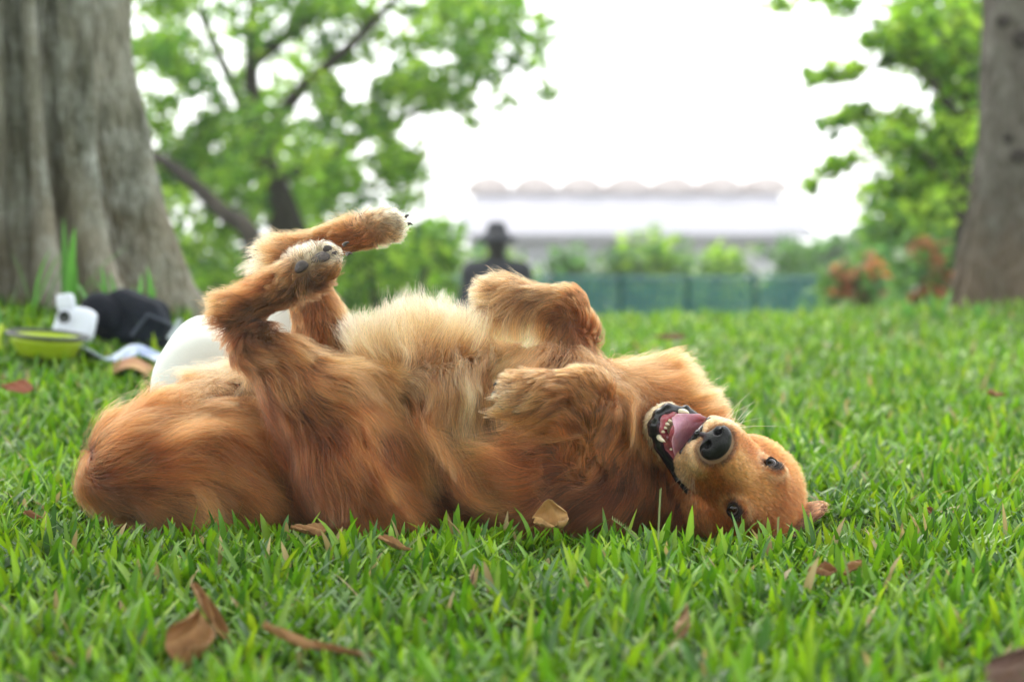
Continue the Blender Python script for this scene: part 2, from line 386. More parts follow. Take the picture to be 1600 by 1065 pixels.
# ---- marks of the head on the skin, in head coordinates
def seg_dist(p, a, b):
    a = np.array(a); b = np.array(b); ab = b-a; t = np.clip(((p-a)@ab)/(ab@ab), 0, 1); return np.linalg.norm(p-a-t[:, None]*ab, axis=1)
LIPL = [(-.050, -.006, -.060), (-.041, .04, -.087), (-.031, .085, -.114), (-.015, .108, -.127), (.0, .113, -.130), (.015, .108, -.127), (.031, .085, -.114), (.041, .04, -.087), (.050, -.006, -.060)]
LIPU = [(-.050, -.006, -.060), (-.045, .035, -.068), (-.040, .082, -.069), (-.030, .122, -.048), (0, .140, -.036), (.030, .122, -.048), (.040, .082, -.069), (.045, .035, -.068), (.050, -.006, -.060)]
def poly_dist(p, L): return np.min([seg_dist(p, a, b) for a, b in zip(L[:-1], L[1:])], axis=0)
def head_masks(ph):
    m = {}
    m['mouth'] = seg_dist(ph, (0, .0, -.052), (0, .15, -.075)) - (.014+.008*np.clip(ph[:, 1]/.15, 0, 1))
    m['lipl'] = poly_dist(ph, LIPL); m['lipu'] = poly_dist(ph, LIPU)
    m['nose'] = np.linalg.norm((ph-np.array([0, .146, .004]))/np.array([.028, .024, .022]), axis=1)
    m['eye'] = np.min([np.linalg.norm(ph-e[1], axis=1) for e in EYES], axis=0)
    return m
def head_colour(ph):
    base = np.tile(np.array(cF), (len(ph), 1))
    def mix(c, t): nonlocal base; base = base*(1-t[:, None])+np.array(c)*t[:, None]
    mix(cG, .6*sstep(.03, .075, np.abs(ph[:, 0])))
    mix((.66, .40, .20), .7*sstep(.03, .012, np.abs(ph[:, 0]))*sstep(.0, .05, ph[:, 1]))
    mix((.66, .47, .30), sstep(.095, .125, ph[:, 1])*sstep(.012, -.012, ph[:, 2]))
    mix((.62, .43, .27), .9*sstep(-.015, -.04, ph[:, 2])*sstep(.04, .075, ph[:, 1]))
    mix((.80, .66, .48), sstep(-.105, -.12, ph[:, 2])*sstep(.05, .08, ph[:, 1]))
    mk = head_masks(ph)
    mix((.20, .12, .08), .8*sstep(1.45, 1.1, mk['nose']))
    mix((.03, .02, .015), sstep(.020, .012, mk['eye'])*.95)
    mix((.80, .62, .44), sstep(.033, .022, mk['eye'])*sstep(.018, .024, mk['eye'])*.45)
    return base, mk

# ---- body skin
ga = np.array([F.g[tuple(np.clip(np.round((v-F.lo)/F.h).astype(int), 0, F.n-1))] for v in bV]) if False else None
bi = np.clip(np.round((bV-F.lo)/F.h).astype(int), 0, F.n-1); ga = F.g[bi[:, 0], bi[:, 1], bi[:, 2]].astype(int)
tint = lookup(ga, bV)[:, 4:7]*.40  # darker skin colour stands in for shade deep between the hairs
hm = ga == HEAD
ph = toH(bV[hm]); hcol, mk = head_colour(ph)
inm = (mk['mouth'] < .005)
hcol[inm] = (.10, .025, .03)
tint[hm] = hcol*np.where(inm, 1, .8)[:, None]
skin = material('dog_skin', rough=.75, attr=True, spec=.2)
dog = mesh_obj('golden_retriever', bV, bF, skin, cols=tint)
tag(dog, 'golden retriever rolling on its back on the lawn with open mouth and raised paws', 'dog')

# ------------------------------------------------------------------ the coat
def hair_object(name, pts, rad, col, m, parent):
    n, k = pts.shape[:2]
    hc_ = bpy.data.hair_curves.new(name); hc_.add_curves([k]*n)
    hc_.attributes['position'].data.foreach_set('vector', pts.reshape(-1).astype(np.float32))
    a = hc_.attributes.new('radius', 'FLOAT', 'POINT'); a.data.foreach_set('value', rad.reshape(-1).astype(np.float32))
    a = hc_.attributes.new('tint', 'FLOAT_COLOR', 'POINT'); c = np.ones((n*k, 4), np.float32); c[:, :3] = col.reshape(-1, 3); a.data.foreach_set('color', c.ravel())
    o = bpy.data.objects.new(name, hc_); COL.objects.link(o); hc_.materials.append(m); o.parent = parent
    return o
def hair_material(name, rough=.45):
    m = bpy.data.materials.new(name); m.use_nodes = True; t = m.node_tree; t.nodes.clear(); L = t.links.new
    a = t.nodes.new('ShaderNodeAttribute'); a.attribute_name = 'tint'
    h = t.nodes.new('ShaderNodeBsdfHairPrincipled'); h.model = 'CHIANG'; h.parametrization = 'COLOR'
    h.inputs['Roughness'].default_value = rough; h.inputs['Radial Roughness'].default_value = .55; h.inputs['Coat'].default_value = 0.0
    h.inputs['Random Roughness'].default_value = .1
    o = t.nodes.new('ShaderNodeOutputMaterial'); gm = t.nodes.new('ShaderNodeGamma'); gm.inputs['Gamma'].default_value = 2.0; L(a.outputs['Color'], gm.inputs['Color']); L(gm.outputs[0], h.inputs['Color']); L(h.outputs[0], o.inputs['Surface'])
    return m
fur_m = hair_material('dog_fur')

fc = bV[bF].mean(1); fn = np.cross(bV[bF[:, 2]]-bV[bF[:, 0]], bV[bF[:, 3]]-bV[bF[:, 1]])
area = np.linalg.norm(fn, axis=1)/2; fn = fn/(2*area[:, None]+1e-12)
if np.mean(np.sum(fn*F.grad(fc), 1)) < 0: fn = -fn
fg = F.g[tuple(np.clip(np.round((fc-F.lo)/F.h).astype(int), 0, F.n-1).T)].astype(int)
view = fc-np.array([0, 0, CAM_H]); view /= np.linalg.norm(view, axis=1, keepdims=True)
facing = -np.sum(fn*view, 1)
vis = sstep(-.55, -.1, facing)*.85+.15
vis *= (fc[:, 2] > .008)

def roots(mask, density):
    ex = area*density*vis*mask; n = rng.poisson(ex); idx = np.repeat(np.arange(len(n)), n)
    q = bV[bF[idx]]; u = rng.random((len(idx), 1)); v = rng.random((len(idx), 1))
    p = (q[:, 0]*(1-u)+q[:, 1]*u)*(1-v)+(q[:, 3]*(1-u)+q[:, 2]*u)*v
    return p, idx

def clump_up(p, pts, g, per, strength, power=1.4, seed=0):
    """draw the hairs of a tuft together towards their tips"""
    n = len(p); r = np.random.default_rng(seed); ci = r.choice(n, max(8, n//per), replace=False)
    kd = KDTree(len(ci))
    for i, c in enumerate(ci): kd.insert((p[c][0]+g[c]*5., p[c][1], p[c][2]), i)
    kd.balance()
    own = np.array([kd.find((a[0]+gg*5., a[1], a[2]))[1] for a, gg in zip(p, g)]); gi = ci[own]
    k = pts.shape[1]; t = (np.linspace(0, 1, k)**power)[None, :, None]; st = (strength*(.6+.5*r.random(len(ci))))[own][:, None, None]
    tgt = pts[gi] + (p-p[gi])[:, None, :]*(1-.92*t)
    return pts*(1-st*t)+tgt*st*t, own, len(ci)

def groom(p, idx, g, K, getv, wave=0.0, push=.0012, seed=1):
    """walk each hair over the body: getv(g, pos) -> direction (world), length (m), lift"""
    n = len(p); r = np.random.default_rng(seed)
    v0, ln, lift = getv(g, p)
    ln = ln*(.55+.75*r.random(n)); ds = (ln/(K-1))[:, None]
    pts = np.zeros((n, K, 3)); pts[:, 0] = p; pos = p.copy()
    jit = r.normal(size=(n, 3))*(.13+.24*lift[:, None])
    nrm = F.grad(p)
    d = nrm*.9 + v0*.6; d /= np.linalg.norm(d, axis=1, keepdims=True)
    for k in range(1, K):
        v, _, _ = getv(g, pos)
        sdf = F.sample(pos); nn = F.grad(pos); near = sstep(.05, .02, sdf)[:, None]
        dn = np.sum(v*nn, 1, keepdims=True)
        v = v - nn*dn*np.where(dn < 0, 1.0, .25)*near + nn*lift[:, None]*(.9 if k < K*.45 else .35)*near
        v = v/(np.linalg.norm(v, axis=1, keepdims=True)+1e-9)
        fr = pos*30; lo_ = np.stack([np.sin(fr[:, 1]*1.3+fr[:, 2]*1.7+2*g), np.sin(fr[:, 2]*1.1+fr[:, 0]*1.9), np.sin(fr[:, 0]*1.6-fr[:, 1])], -1)
        v = v+jit+lo_*.28
        d = d*.45+v*.55; d /= np.linalg.norm(d, axis=1, keepdims=True)
        pos = pos+d*ds
        s2 = F.sample(pos); mn = push*(1+.8*(k/K)); under = s2 < mn
        if under.any(): pos[under] += F.grad(pos[under])*(mn-s2[under])[:, None]
        pos[:, 2] = np.maximum(pos[:, 2], .006)
        pts[:, k] = pos
    return pts, ln

def body_v(g, p):
    m = lookup(g, p); v = CR*m[:, :1]-CU*m[:, 1:2]; v = v/(np.linalg.norm(v, axis=1, keepdims=True)+1e-9)
    return v, m[:, 2]/PXM, m[:, 3]
def coat(density, scale, K, rootr, seed, per, strength, pale=1.0):
    p, idx = roots((fg != HEAD).astype(float), density); g = fg[idx]
    # keep pads and the mouth bare
    keep = np.ones(len(p), bool)
    for c, r_ in PADS: keep &= np.linalg.norm(p-c, axis=1) > r_*.85
    mk_ = head_masks(toH(p)); keep &= (mk_['mouth'] > .004)
    p, idx, g = p[keep], idx[keep], g[keep]
    gv = lambda g_, q: (lambda a: (a[0], a[1]*scale, a[2]))(body_v(g_, q))
    pts, ln = groom(p, idx, g, K, gv, seed=seed)
    pts, _, _ = clump_up(p, pts, g, per, strength*.75, 1.2, seed=seed+77)
    pts, own, nc = clump_up(p, pts, g, max(6, per//6), strength, 1.5, seed=seed)
    r = np.random.default_rng(seed+5)
    ph_ = r.random(nc)[own]*6.28; amp = (ln*.05)[:, None]*(r.random(nc)[own][:, None]+.3); t = np.linspace(0, 1, K)[None, :]
    wv = amp*np.sin(t*7+ph_[:, None])*t
    pts += wv[..., None]*np.array([.5, .4, .75])
    base = lookup(g, p)[:, 4:7]
    br = (.50+.90*r.random(nc))[own]*(.75+.5*r.random(len(p)))
    pal = np.clip(r.normal(.0, .35, nc)[own]+r.normal(0, .25, len(p)), 0, 1)[:, None]*.42
    base = base*(1-pal)+np.array(cP)*pal
    tt = t[..., None]
    col = base[:, None, :]*(br[:, None, None])*(.38+.76*np.minimum(1, tt*1.4))  # roots coloured darker to imitate occlusion inside the coat
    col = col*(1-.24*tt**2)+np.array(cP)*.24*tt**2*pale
    rad = rootr*(1-.75*t**1.5)*np.ones((len(p), 1))
    print('coat', len(p)); return pts, rad, np.clip(col, 0.01, .92)
# paw pads (world position, radius) - near hind paw shows its sole
def pad_at(px, py, d, r): return (D(px, py, d), r/PXM)
PADS = [pad_at(500, 397, -118, 14), pad_at(469, 416, -121, 12), pad_at(511, 385, -104, 7), pad_at(524, 393, -112, 4.5)]
# bring them onto the surface
def to_surface(c):
    c = c.copy()[None]
    for _ in range(20): c = c - F.grad(c)*F.sample(c)[:, None]*.8
    return c[0]
PADS = [(to_surface(c), r) for c, r in PADS]
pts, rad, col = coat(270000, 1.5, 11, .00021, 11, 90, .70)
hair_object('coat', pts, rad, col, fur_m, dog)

# head hair: short, from the nose backwards
HK = 5
def head_v(g, p):
    q = toH(p); back = np.tile(np.array([0, -1., .10]), (len(q), 1)); back[:, 0] += q[:, 0]*9; back[:, 2] += np.clip(q[:, 2], -.1, .1)*4
    v = back@HM.T; v /= np.linalg.norm(v, axis=1, keepdims=True)
    ln = .0080+.014*sstep(.02, -.05, q[:, 1])+.008*sstep(-.05, -.09, q[:, 2])
    ln *= np.where(q[:, 1] > .09, .75, 1)
    return v, ln, np.full(len(q), .15)
p, idx = roots((fg == HEAD).astype(float), 900000); g = fg[idx]
hcol, mk = head_colour(toH(p))
keep = (mk['mouth'] > .0045) & (mk['lipl'] > .010) & (mk['nose'] > 1.04) & (mk['eye'] > .0088)
p, idx, g, hcol = p[keep], idx[keep], g[keep], hcol[keep]
pts, ln = groom(p, idx, g, HK, head_v, push=.0008, seed=21)
pts, own, nc = clump_up(p, pts, g, 14, .55, seed=22)
t = np.linspace(0, 1, HK)[None, :]
br = (.80+.38*rng.random(nc))[own]*(.78+.44*rng.random(len(p)))
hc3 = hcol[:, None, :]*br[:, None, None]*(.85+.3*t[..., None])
hair_object('head_coat', pts, .00022*(1-.7*t**1.5)*np.ones((len(p), 1)), np.clip(hc3, .01, .9), fur_m, dog)
print('head hairs', len(p))

# ------------------------------------------------------------------ face parts
def sdf_part(name, build, lo, hi, h, m, parent, tintf=None):
    """a small solid modelled in head coordinates"""
    fld = Field(lo, hi, h); build(fld); V, Q = fld.mesh()
    W = np.array([HO + HM@(v*HS) for v in V]) if len(V) else V
    return mesh_obj(name, W, Q, m, parent, cols=tintf(V) if tintf else None), fld
nose_m = material('nose_leather', (.010, .009, .010), .34, bump=(480, 1.0, .0015), spec=.22, coat=.06)
def nose_b(f):
    f.ell((0, .145, .006), (.0245, .018, .0178), k=.004); f.ell((0, .154, .006), (.0215, .0125, .0155), k=.006)
    for s in (-1, 1): f.ell((s*.0150, .151, .006), (.0125, .0145, .0135), k=.003)
    f.cone((0, .158, -.004), (0, .150, -.022), .006, .004, .004)
    for s in (-1, 1):
        f.ell((s*.0122, .168, .007), (.0068, .014, .0058), k=.003, cut=True)
        f.cone((s*.0118, .168, .006), (s*.027, .156, -.003), .0034, .0026, .0025, cut=True)
    f.cone((0, .1685, .000), (0, .160, -.024), .0012, .0012, .002, cut=True)
nose, _ = sdf_part('nose', nose_b, (-.035, .115, -.035), (.035, .180, .035), .0009, nose_m, dog)

lip_m = material('lip_skin', (.012, .010, .012), .26, bump=(500, .5, .0008), spec=.35, coat=.25)
def lipl_b(f):
    for i, (a, b) in enumerate(zip(LIPL[:-1], LIPL[1:])): f.cone(a, b, .0085+.0015*(i % 2), .0085+.0015*((i+1) % 2), .004)
    for i in range(14):
        j = i % 8; t = (i*.37) % 1; c = np.array(LIPL[j])*(1-t)+np.array(LIPL[j+1])*t; f.ell(c+np.array([.006*math.sin(i*2.1)+.004*np.sign(c[0]), .003*math.sin(i), .005*math.sin(i*1.7)]), (.0036, .0040, .0036), k=.006)
    for a, b in zip(LIPL[:-1], LIPL[1:]):
        a = (a[0]*1.12, a[1]-.004, a[2]+.004); b = (b[0]*1.12, b[1]-.004, b[2]+.004); f.cone(a, b, .005, .005, .004)
sdf_part('lower_lip', lipl_b, (-.07, -.03, -.15), (.07, .14, -.03), .0012, lip_m, dog)
def lipu_b(f):
    for a, b in zip(LIPU[:-1], LIPU[1:]): f.cone(a, b, .0045, .0045, .003)
sdf_part('upper_lip', lipu_b, (-.07, -.03, -.09), (.07, .16, -.01), .0012, lip_m, dog)
gum_m = material('gum', (.42, .10, .12), .25, noise=(60, (.12, .03, .04), .45, .7, (1, 1, 1)), coat=.5, sss=.2)
def gum_b(f):
    G = [(x*.80, y-.004, z+.007) for x, y, z in LIPL]
    for a, b in zip(G[:-1], G[1:]): f.cone(a, b, .0075, .0075, .004)
    f.ell((0, .060, -.100), (.026, .05, .010), k=.006)
sdf_part('gum', gum_b, (-.06, -.03, -.15), (.06, .14, -.03), .0012, gum_m, dog)
tooth_m = material('tooth', (.78, .70, .52), .25, coat=.3, sss=.1)
def tooth(base, tip, r0, curve=(0, 0, 0)):
    base = np.array(base); tip = np.array(tip); mb = MB(); pts = []; rr = []
    for i in range(7):
        t = i/6; q = base+(tip-base)*t+np.array(curve)*math.sin(math.pi*t); pts.append(HO+HM@(q*HS)); rr.append(HS*r0*math.sqrt(max(.02, 1-t**1.6)))
    mb.tube(pts, rr, 10); return mb.build('tooth', tooth_m, dog)
for i in range(6):
    x = (i-2.5)*.0052; y = .103-abs(i-2.5)*.0015; tooth((x*1.15, y+.002, -.121), (x*1.2, y+.007, -.1065), .0033)
for s in (-1, 1):
    tooth((s*.0220, .098, -.119), (s*.0275, .108, -.094), .0045, (s*.002, .001, 0))
    for j in range(3): tooth((s*(.025+.003*j), .080-.014*j, -.104+.006*j), (s*(.026+.003*j), .081-.014*j, -.095+.006*j), .0036)

# tongue: a soft ribbon over the lower teeth, curling out on the dog's right side
tongue_m = material('tongue', (.64, .32, .44), .30, noise=(160, (.74, .45, .54), .4, .7, (1, 1, 1)), bump=(420, .9, .0011), coat=.25, sss=.25)
path = [(0, .0, -.064), (-.003, .03, -.070), (-.005, .06, -.074), (-.006, .085, -.075), (-.005, .105, -.074), (.001, .120, -.072), (.009, .131, -.072), (.017, .137, -.076)]
wid = [.018, .024, .028, .032, .034, .034, .031, .021]
V = []; NT = 28; NW = 18
def cr(P_, t):
    P_ = np.array(P_, float); n = len(P_)-1; i = min(int(t*n), n-1); u = t*n-i
    p0, p1, p2, p3 = P_[max(i-1, 0)], P_[i], P_[i+1], P_[min(i+2, n)]
    return .5*((2*p1)+(-p0+p2)*u+(2*p0-5*p1+4*p2-p3)*u*u+(-p0+3*p1-3*p2+p3)*u**3)
for i in range(NT):
    t = i/(NT-1); c = cr(path, t); wd = cr([[a] for a in wid], t)[0]; tg = cr(path, min(t+.02, 1))-cr(path, max(t-.02, 0)); tg /= np.linalg.norm(tg)
    lat = np.array([1, 0, 0])-tg*tg[0]; lat /= np.linalg.norm(lat); up = np.cross(lat, tg)
    if t > .96: wd *= .8
    for j in range(NW):
        a = 2*math.pi*j/NW; cx = math.cos(a); sy = math.sin(a); th = .0048*(1-.35*t)
        groove = -.0042*math.exp(-(cx*3.2)**2)*(sy > 0)
        edge = .012*abs(cx)**3*(t*.8+.2)+.0045*math.sin(t*19+cx*2.5)*abs(cx)**2*t
        V.append(c+lat*wd*cx+up*(th*sy+groove+edge))
V = [HO+HM@(v*HS) for v in V]; Q = [(i*NW+j, i*NW+(j+1) % NW, (i+1)*NW+(j+1) % NW, (i+1)*NW+j) for i in range(NT-1) for j in range(NW)]
Q += [tuple((NT-1)*NW+j for j in range(NW)), tuple(reversed(range(NW)))]
mesh_obj('tongue', V, Q, tongue_m, dog)

# eyes
iris_m = bpy.data.materials.new('eye_ball'); iris_m.use_nodes = True; t_ = iris_m.node_tree; b_ = t_.nodes['Principled BSDF']
ea = t_.nodes.new('ShaderNodeAttribute'); ea.attribute_name = 'tint'; t_.links.new(ea.outputs['Color'], b_.inputs['Base Color'])
b_.inputs['Roughness'].default_value = .03; b_.inputs['Specular IOR Level'].default_value = .38
lid_m = material('eyelid', (.014, .010, .009), .6, bump=(500, .3, .0006), spec=.15)
for s, pl, dr in EYES:
    look = np.array([s*.35, .92, .15]); look /= np.linalg.norm(look)
    c = pl-dr*.0092; R_ = .0118; V = []; cs = []; n1, n2 = 40, 48
    a1 = np.cross(look, [0, 0, 1]); a1 /= np.linalg.norm(a1); a2 = np.cross(look, a1)
    for i in range(n1+1):
        th = math.pi*i/n1
        for j in range(n2):
            f = 2*math.pi*j/n2; v = look*math.cos(th)+a1*math.sin(th)*math.cos(f)+a2*math.sin(th)*math.sin(f)
            bulge = 1+.05*math.exp(-(th/.5)**2); V.append(HO+HM@((c+v*R_*bulge)*HS))
            if th < .30: k = (.004, .003, .003)
            elif th < .66: k = np.array((.026, .009, .004))*(.8+.4*math.sin(f*17)*.5)
            elif th < .74: k = (.02, .01, .008)
            else: k = (.10, .07, .06)
            cs.append(k)
    Q = [(i*n2+j, i*n2+(j+1) % n2, (i+1)*n2+(j+1) % n2, (i+1)*n2+j) for i in range(n1) for j in range(n2)]
    eye = mesh_obj('eye', V, Q, iris_m, dog, cols=np.array(cs))
    # lids: an almond ring round the ball
    lat = np.array([1., 0, 0])-dr*dr[0]; lat /= np.linalg.norm(lat); upv = np.cross(lat, dr)*(1 if True else -1)
    ring = []
    for j in range(30):
        a = 2*math.pi*j/30; q = lat*math.cos(a)*.0112+upv*math.sin(a)*.0078*(1 if math.sin(a) > 0 else .95)
        dq = c+dr*math.sqrt(max(1e-6, .0130**2-q@q))+q; ring.append(HO+HM@(dq*HS))
    mb = MB(); mb.tube(ring+ring[:1],   .0013*HS, 8, cap=False); lid = mb.build('eyelid', lid_m, dog)

# paw pads, claws, whiskers
pad_m = material('paw_pad', (.060, .045, .045), .6, noise=(140, (.13, .095, .09), .45, .7, (1, 1, 1)), bump=(700, .7, .0008))
def blob(c, rx, ry, rz, ax, name, m, parent, seed=0):
    V = []; n1, n2 = 16, 24; r = np.random.default_rng(seed); ph = r.random(3)*6
    for i in range(n1+1):
        th = math.pi*i/n1
        for j in range(n2):
            f = 2*math.pi*j/n2; v = np.array([math.sin(th)*math.cos(f), math.sin(th)*math.sin(f), math.cos(th)])
            k = 1+.07*math.sin(3*f+ph[0])*math.sin(th)+.05*math.sin(2*f+ph[1]); V.append(c+ax@(v*np.array([rx, ry, rz])*k))
    Q = [(i*n2+j, i*n2+(j+1) % n2, (i+1)*n2+(j+1) % n2, (i+1)*n2+j) for i in range(n1) for j in range(n2)]
    return mesh_obj(name, V, Q, m, parent)
for i, (c, r) in enumerate(PADS):
    n = F.grad(c[None])[0]; a = math.radians([20, 25, 10, 30][i]); t1 = CR*math.cos(a)+CU*math.sin(a); t1 = t1-n*(t1@n); t1 /= np.linalg.norm(t1); t2 = np.cross(n, t1)
    blob(c+n*.0015, r*1.0, r*.68, .0060, np.stack([t1, t2, n], 1), 'paw_pad', pad_m, dog, i)
for cx_, cy_, cd in ((792, 634, -128), (806, 638, -132)):       # dark pads folded under the near fore paw
    c = to_surface(D(cx_, cy_, cd-20)); n = F.grad(c[None])[0]; t1 = np.cross(n, [0, 0, 1.]); t1 /= np.linalg.norm(t1); t2 = np.cross(n, t1)
    blob(c+n*.002, .009, .006, .004, np.stack([t1, t2, n], 1), 'paw_pad', pad_m, dog, 9)
claw_m = material('claw', (.05, .035, .03), .35, coat=.2)
for (a, b) in (((541, 398, -96), (551, 397, -98)), ((536, 384, -86), (546, 379, -87)), ((637, 350, 60), (645, 352, 60)), ((633, 340, 55), (640, 337, 55)), ((775, 612, -140), (768, 618, -143)), ((778, 600, -132), (770, 603, -134)), ((746, 470, 40), (738, 474, 40)), ((748, 482, 36), (741, 487, 36))):
    A = D(*a); B = D(*b); mb = MB(); mb.tube([A*(1-t)+B*t+np.array([0, 0, .002*math.sin(math.pi*t)]) for t in np.linspace(0, 1, 5)], [.0028, .0025, .002, .0013, .0004], 8); mb.build('claw', claw_m, dog)

wp = []; r = np.random.default_rng(4)
for s in (1, -1):
    for i in range(9):
        st = np.array([s*.034, .085+.03*r.random(), -.038+.026*r.random()]); pw = H(*st)[None]
        for _ in range(10): pw = pw-F.grad(pw)*F.sample(pw)[:, None]*.8
        n = F.grad(pw)[0]; d = n*.8+HX*s*.5+HF*(.35*r.normal())+HU*(.5*r.normal()); d /= np.linalg.norm(d)
        L = .035+.035*r.random(); sag = (-HF*.5+HU*.2*r.normal())*L*.35; wp.append([pw[0]+d*L*t+sag*t*t for t in np.linspace(0, 1, 8)])
for s, pl, dr in EYES:
    for i in range(5):
        b0 = H(*(pl+np.array([s*.004*(i-2), -.002, .016]))); wp.append([b0+(HU*.4+HF*.6+HX*s*.3*(i-2)*.3)*.022*t for t in np.linspace(0, 1, 8)])
wp = np.array(wp); t = np.linspace(0, 1, 8)
hair_object('whisker', wp, np.tile(.00022*(1-.8*t), (len(wp), 1)), np.tile(np.array((.80, .66, .45)), (len(wp), 8, 1)), fur_m, dog)['label'] = 'pale whiskers on the muzzle'

# fringe hairs: long loose single hairs over the coat, on the paws and along every edge
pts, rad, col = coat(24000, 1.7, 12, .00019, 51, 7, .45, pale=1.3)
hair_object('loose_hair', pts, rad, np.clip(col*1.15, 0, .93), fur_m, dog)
for nm, c in (('nose', H(*NOSE_L)), ('eyeA', H(*EYES[0][1])), ('eyeB', H(*EYES[1][1])), ('jaw', H(0, .108, -.121)), ('canine-', H(-.0235, .104, -.086)), ('canine+', H(.0235, .104, -.086)), ('corner-', H(-.046, -.004, -.06)), ('crown', H(0, -.05, .058)), ('tonguetip', H(.029, .142, -.092))):
    print(nm, [round(float(v)) for v in project(c)], 'Y', round(float(c[1]), 3))

# ================================================================== THE LAWN
def leaf_material(name, trans, rough, noise=None, spec=.5):
    return material(name, attr=True, rough=rough, trans=trans, noise=noise, spec=spec)
soil = material('soil', (.045, .050, .018), .9, noise=(9, (.06, .10, .02), .4, .62, (1, 1, 1)), bump=(60, .8, .02))
xs = np.concatenate([np.linspace(-60, -7, 24), np.linspace(-6.5, 6.5, 131), np.linspace(7, 60, 24)]); ys = np.concatenate([np.linspace(-8, 1.9, 12), np.linspace(2, 16, 141), np.linspace(16.5, 60, 60), np.linspace(65, 700, 30)])
X, Y = np.meshgrid(xs, ys, indexing='ij'); V = np.stack([X, Y, ground_z(X, Y)], -1).reshape(-1, 3); nx, ny = len(xs), len(ys)
I = (np.arange(nx-1)[:, None]*ny+np.arange(ny-1)[None]).ravel()
tag(mesh_obj('ground', V, np.stack([I, I+ny, I+ny+1, I+1], 1), soil), kind='structure')

def blades(name, x, y, L, W, lean, col, m, seg=4, z0=None, kind=None, curl=.9, fold=.25, face=None):
    """lanceolate grass blades: three vertices across, folded on the midrib"""
    n = len(x); r = np.random.default_rng(len(x)); az = r.random(n)*2*np.pi if face is None else face
    dx, dy = np.cos(az), np.sin(az); z = ground_z(x, y) if z0 is None else z0
    t = np.linspace(0, 1, seg+1); ang = lean[:, None]+curl*(r.random(n)[:, None]*.9+.1)*t[None]**1.3     # angle from vertical
    ds = L[:, None]/seg; hx = np.cumsum(np.concatenate([np.zeros((n, 1)), np.sin(ang[:, 1:])*ds], 1), 1); hz = np.cumsum(np.concatenate([np.zeros((n, 1)), np.cos(ang[:, 1:])*ds], 1), 1)
    prof = np.clip(np.sin(np.pi*np.clip(t*.80+.17, 0, 1))**.8, .02, 1); prof[-1] = .03
    tw = (r.random(n)-.5)[:, None]*1.6*t[None]; sx = -dy[:, None]*np.cos(tw)+dx[:, None]*np.sin(tw)*.5; sy = dx[:, None]*np.cos(tw)+dy[:, None]*np.sin(tw)*.5; sz = np.sin(tw)*.6
    hw = W[:, None]*.5*prof[None]
    cx = x[:, None]+dx[:, None]*hx; cy = y[:, None]+dy[:, None]*hx; cz = z[:, None]-.006+hz
    V = np.zeros((n, seg+1, 3, 3), np.float32)
    for k, s in enumerate((-1, 0, 1)):
        V[:, :, k, 0] = cx+s*sx*hw; V[:, :, k, 1] = cy+s*sy*hw; V[:, :, k, 2] = cz+s*sz*hw+(abs(s)*fold*hw)
    b = (np.arange(n)*(seg+1)*3)[:, None, None]; i = np.arange(seg)[None, :, None]*3; k = np.arange(2)[None, None, :]
    q = b+i+k; Fq = np.stack([q, q+1, q+4, q+3], -1).reshape(-1, 4)
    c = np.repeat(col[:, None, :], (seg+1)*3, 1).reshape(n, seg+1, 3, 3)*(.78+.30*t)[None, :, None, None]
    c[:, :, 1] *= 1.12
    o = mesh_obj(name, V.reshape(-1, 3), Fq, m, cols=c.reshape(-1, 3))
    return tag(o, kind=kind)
grass_m = leaf_material('grass_blade', .40, .36, spec=.42)
gr = np.random.default_rng(3)
def scatter(n, y0, y1, pad=.15):
    y = np.sqrt(gr.random(n)*(y1*y1-y0*y0)+y0*y0); x = (gr.random(n)*2-1)*(y*.2118+pad); return x, y
def greens(n, x, y):
    base = np.array([(.155, .33, .010), (.100, .25, .010), (.24, .42, .012), (.050, .150, .012), (.33, .47, .018)])
    c = base[gr.choice(5, n, p=[.32, .26, .22, .15, .05])]*(.62+.55*gr.random((n, 1)))
    patch = .5+.5*np.sin(x*3.1+1.3*np.sin(y*1.9))*np.sin(y*2.6+x)
    c = c*(1+.25*(patch-.5))[:, None]
    dead = gr.random(n) < .022; c[dead] = np.array((.40, .30, .13))*(.7+.5*gr.random((dead.sum(), 1)))
    return c
def off_dog(x, y, marg=.0):
    keep = np.ones(len(x), bool)
    for z in (.02, .05):
        p = np.stack([x, y, np.full(len(x), z)], 1); ins = (x > -.73) & (x < .53) & (y > 3.44) & (y < 4.14)
        keep[ins] &= F.sample(p[ins]) > marg
    return keep
def lift_leaf(px, py, Yd):
    Yl = (CAM_H-.040)*FPX/(py-373)*1.0
    return Yl if py > 840 and Yd < 3.6 else Yd
LEAF_SPOTS = []
for px, py, Yd, lr in ((860, 818, 3.50, .08), (300, 1000, 2.78, .06), (335, 965, 2.93, .06), (495, 1010, 2.78, .075), (482, 828, 3.58, .03), (618, 852, 3.50, .035), (1284, 894, 3.35, .03), (1335, 888, 3.37, .03), (1068, 976, 3.0, .03), (1575, 1050, 2.55, .045), (62, 810, 3.75, .035)):
    q = P(px, py, lift_leaf(px, py, Yd)); LEAF_SPOTS.append((q[0], q[1], lr))
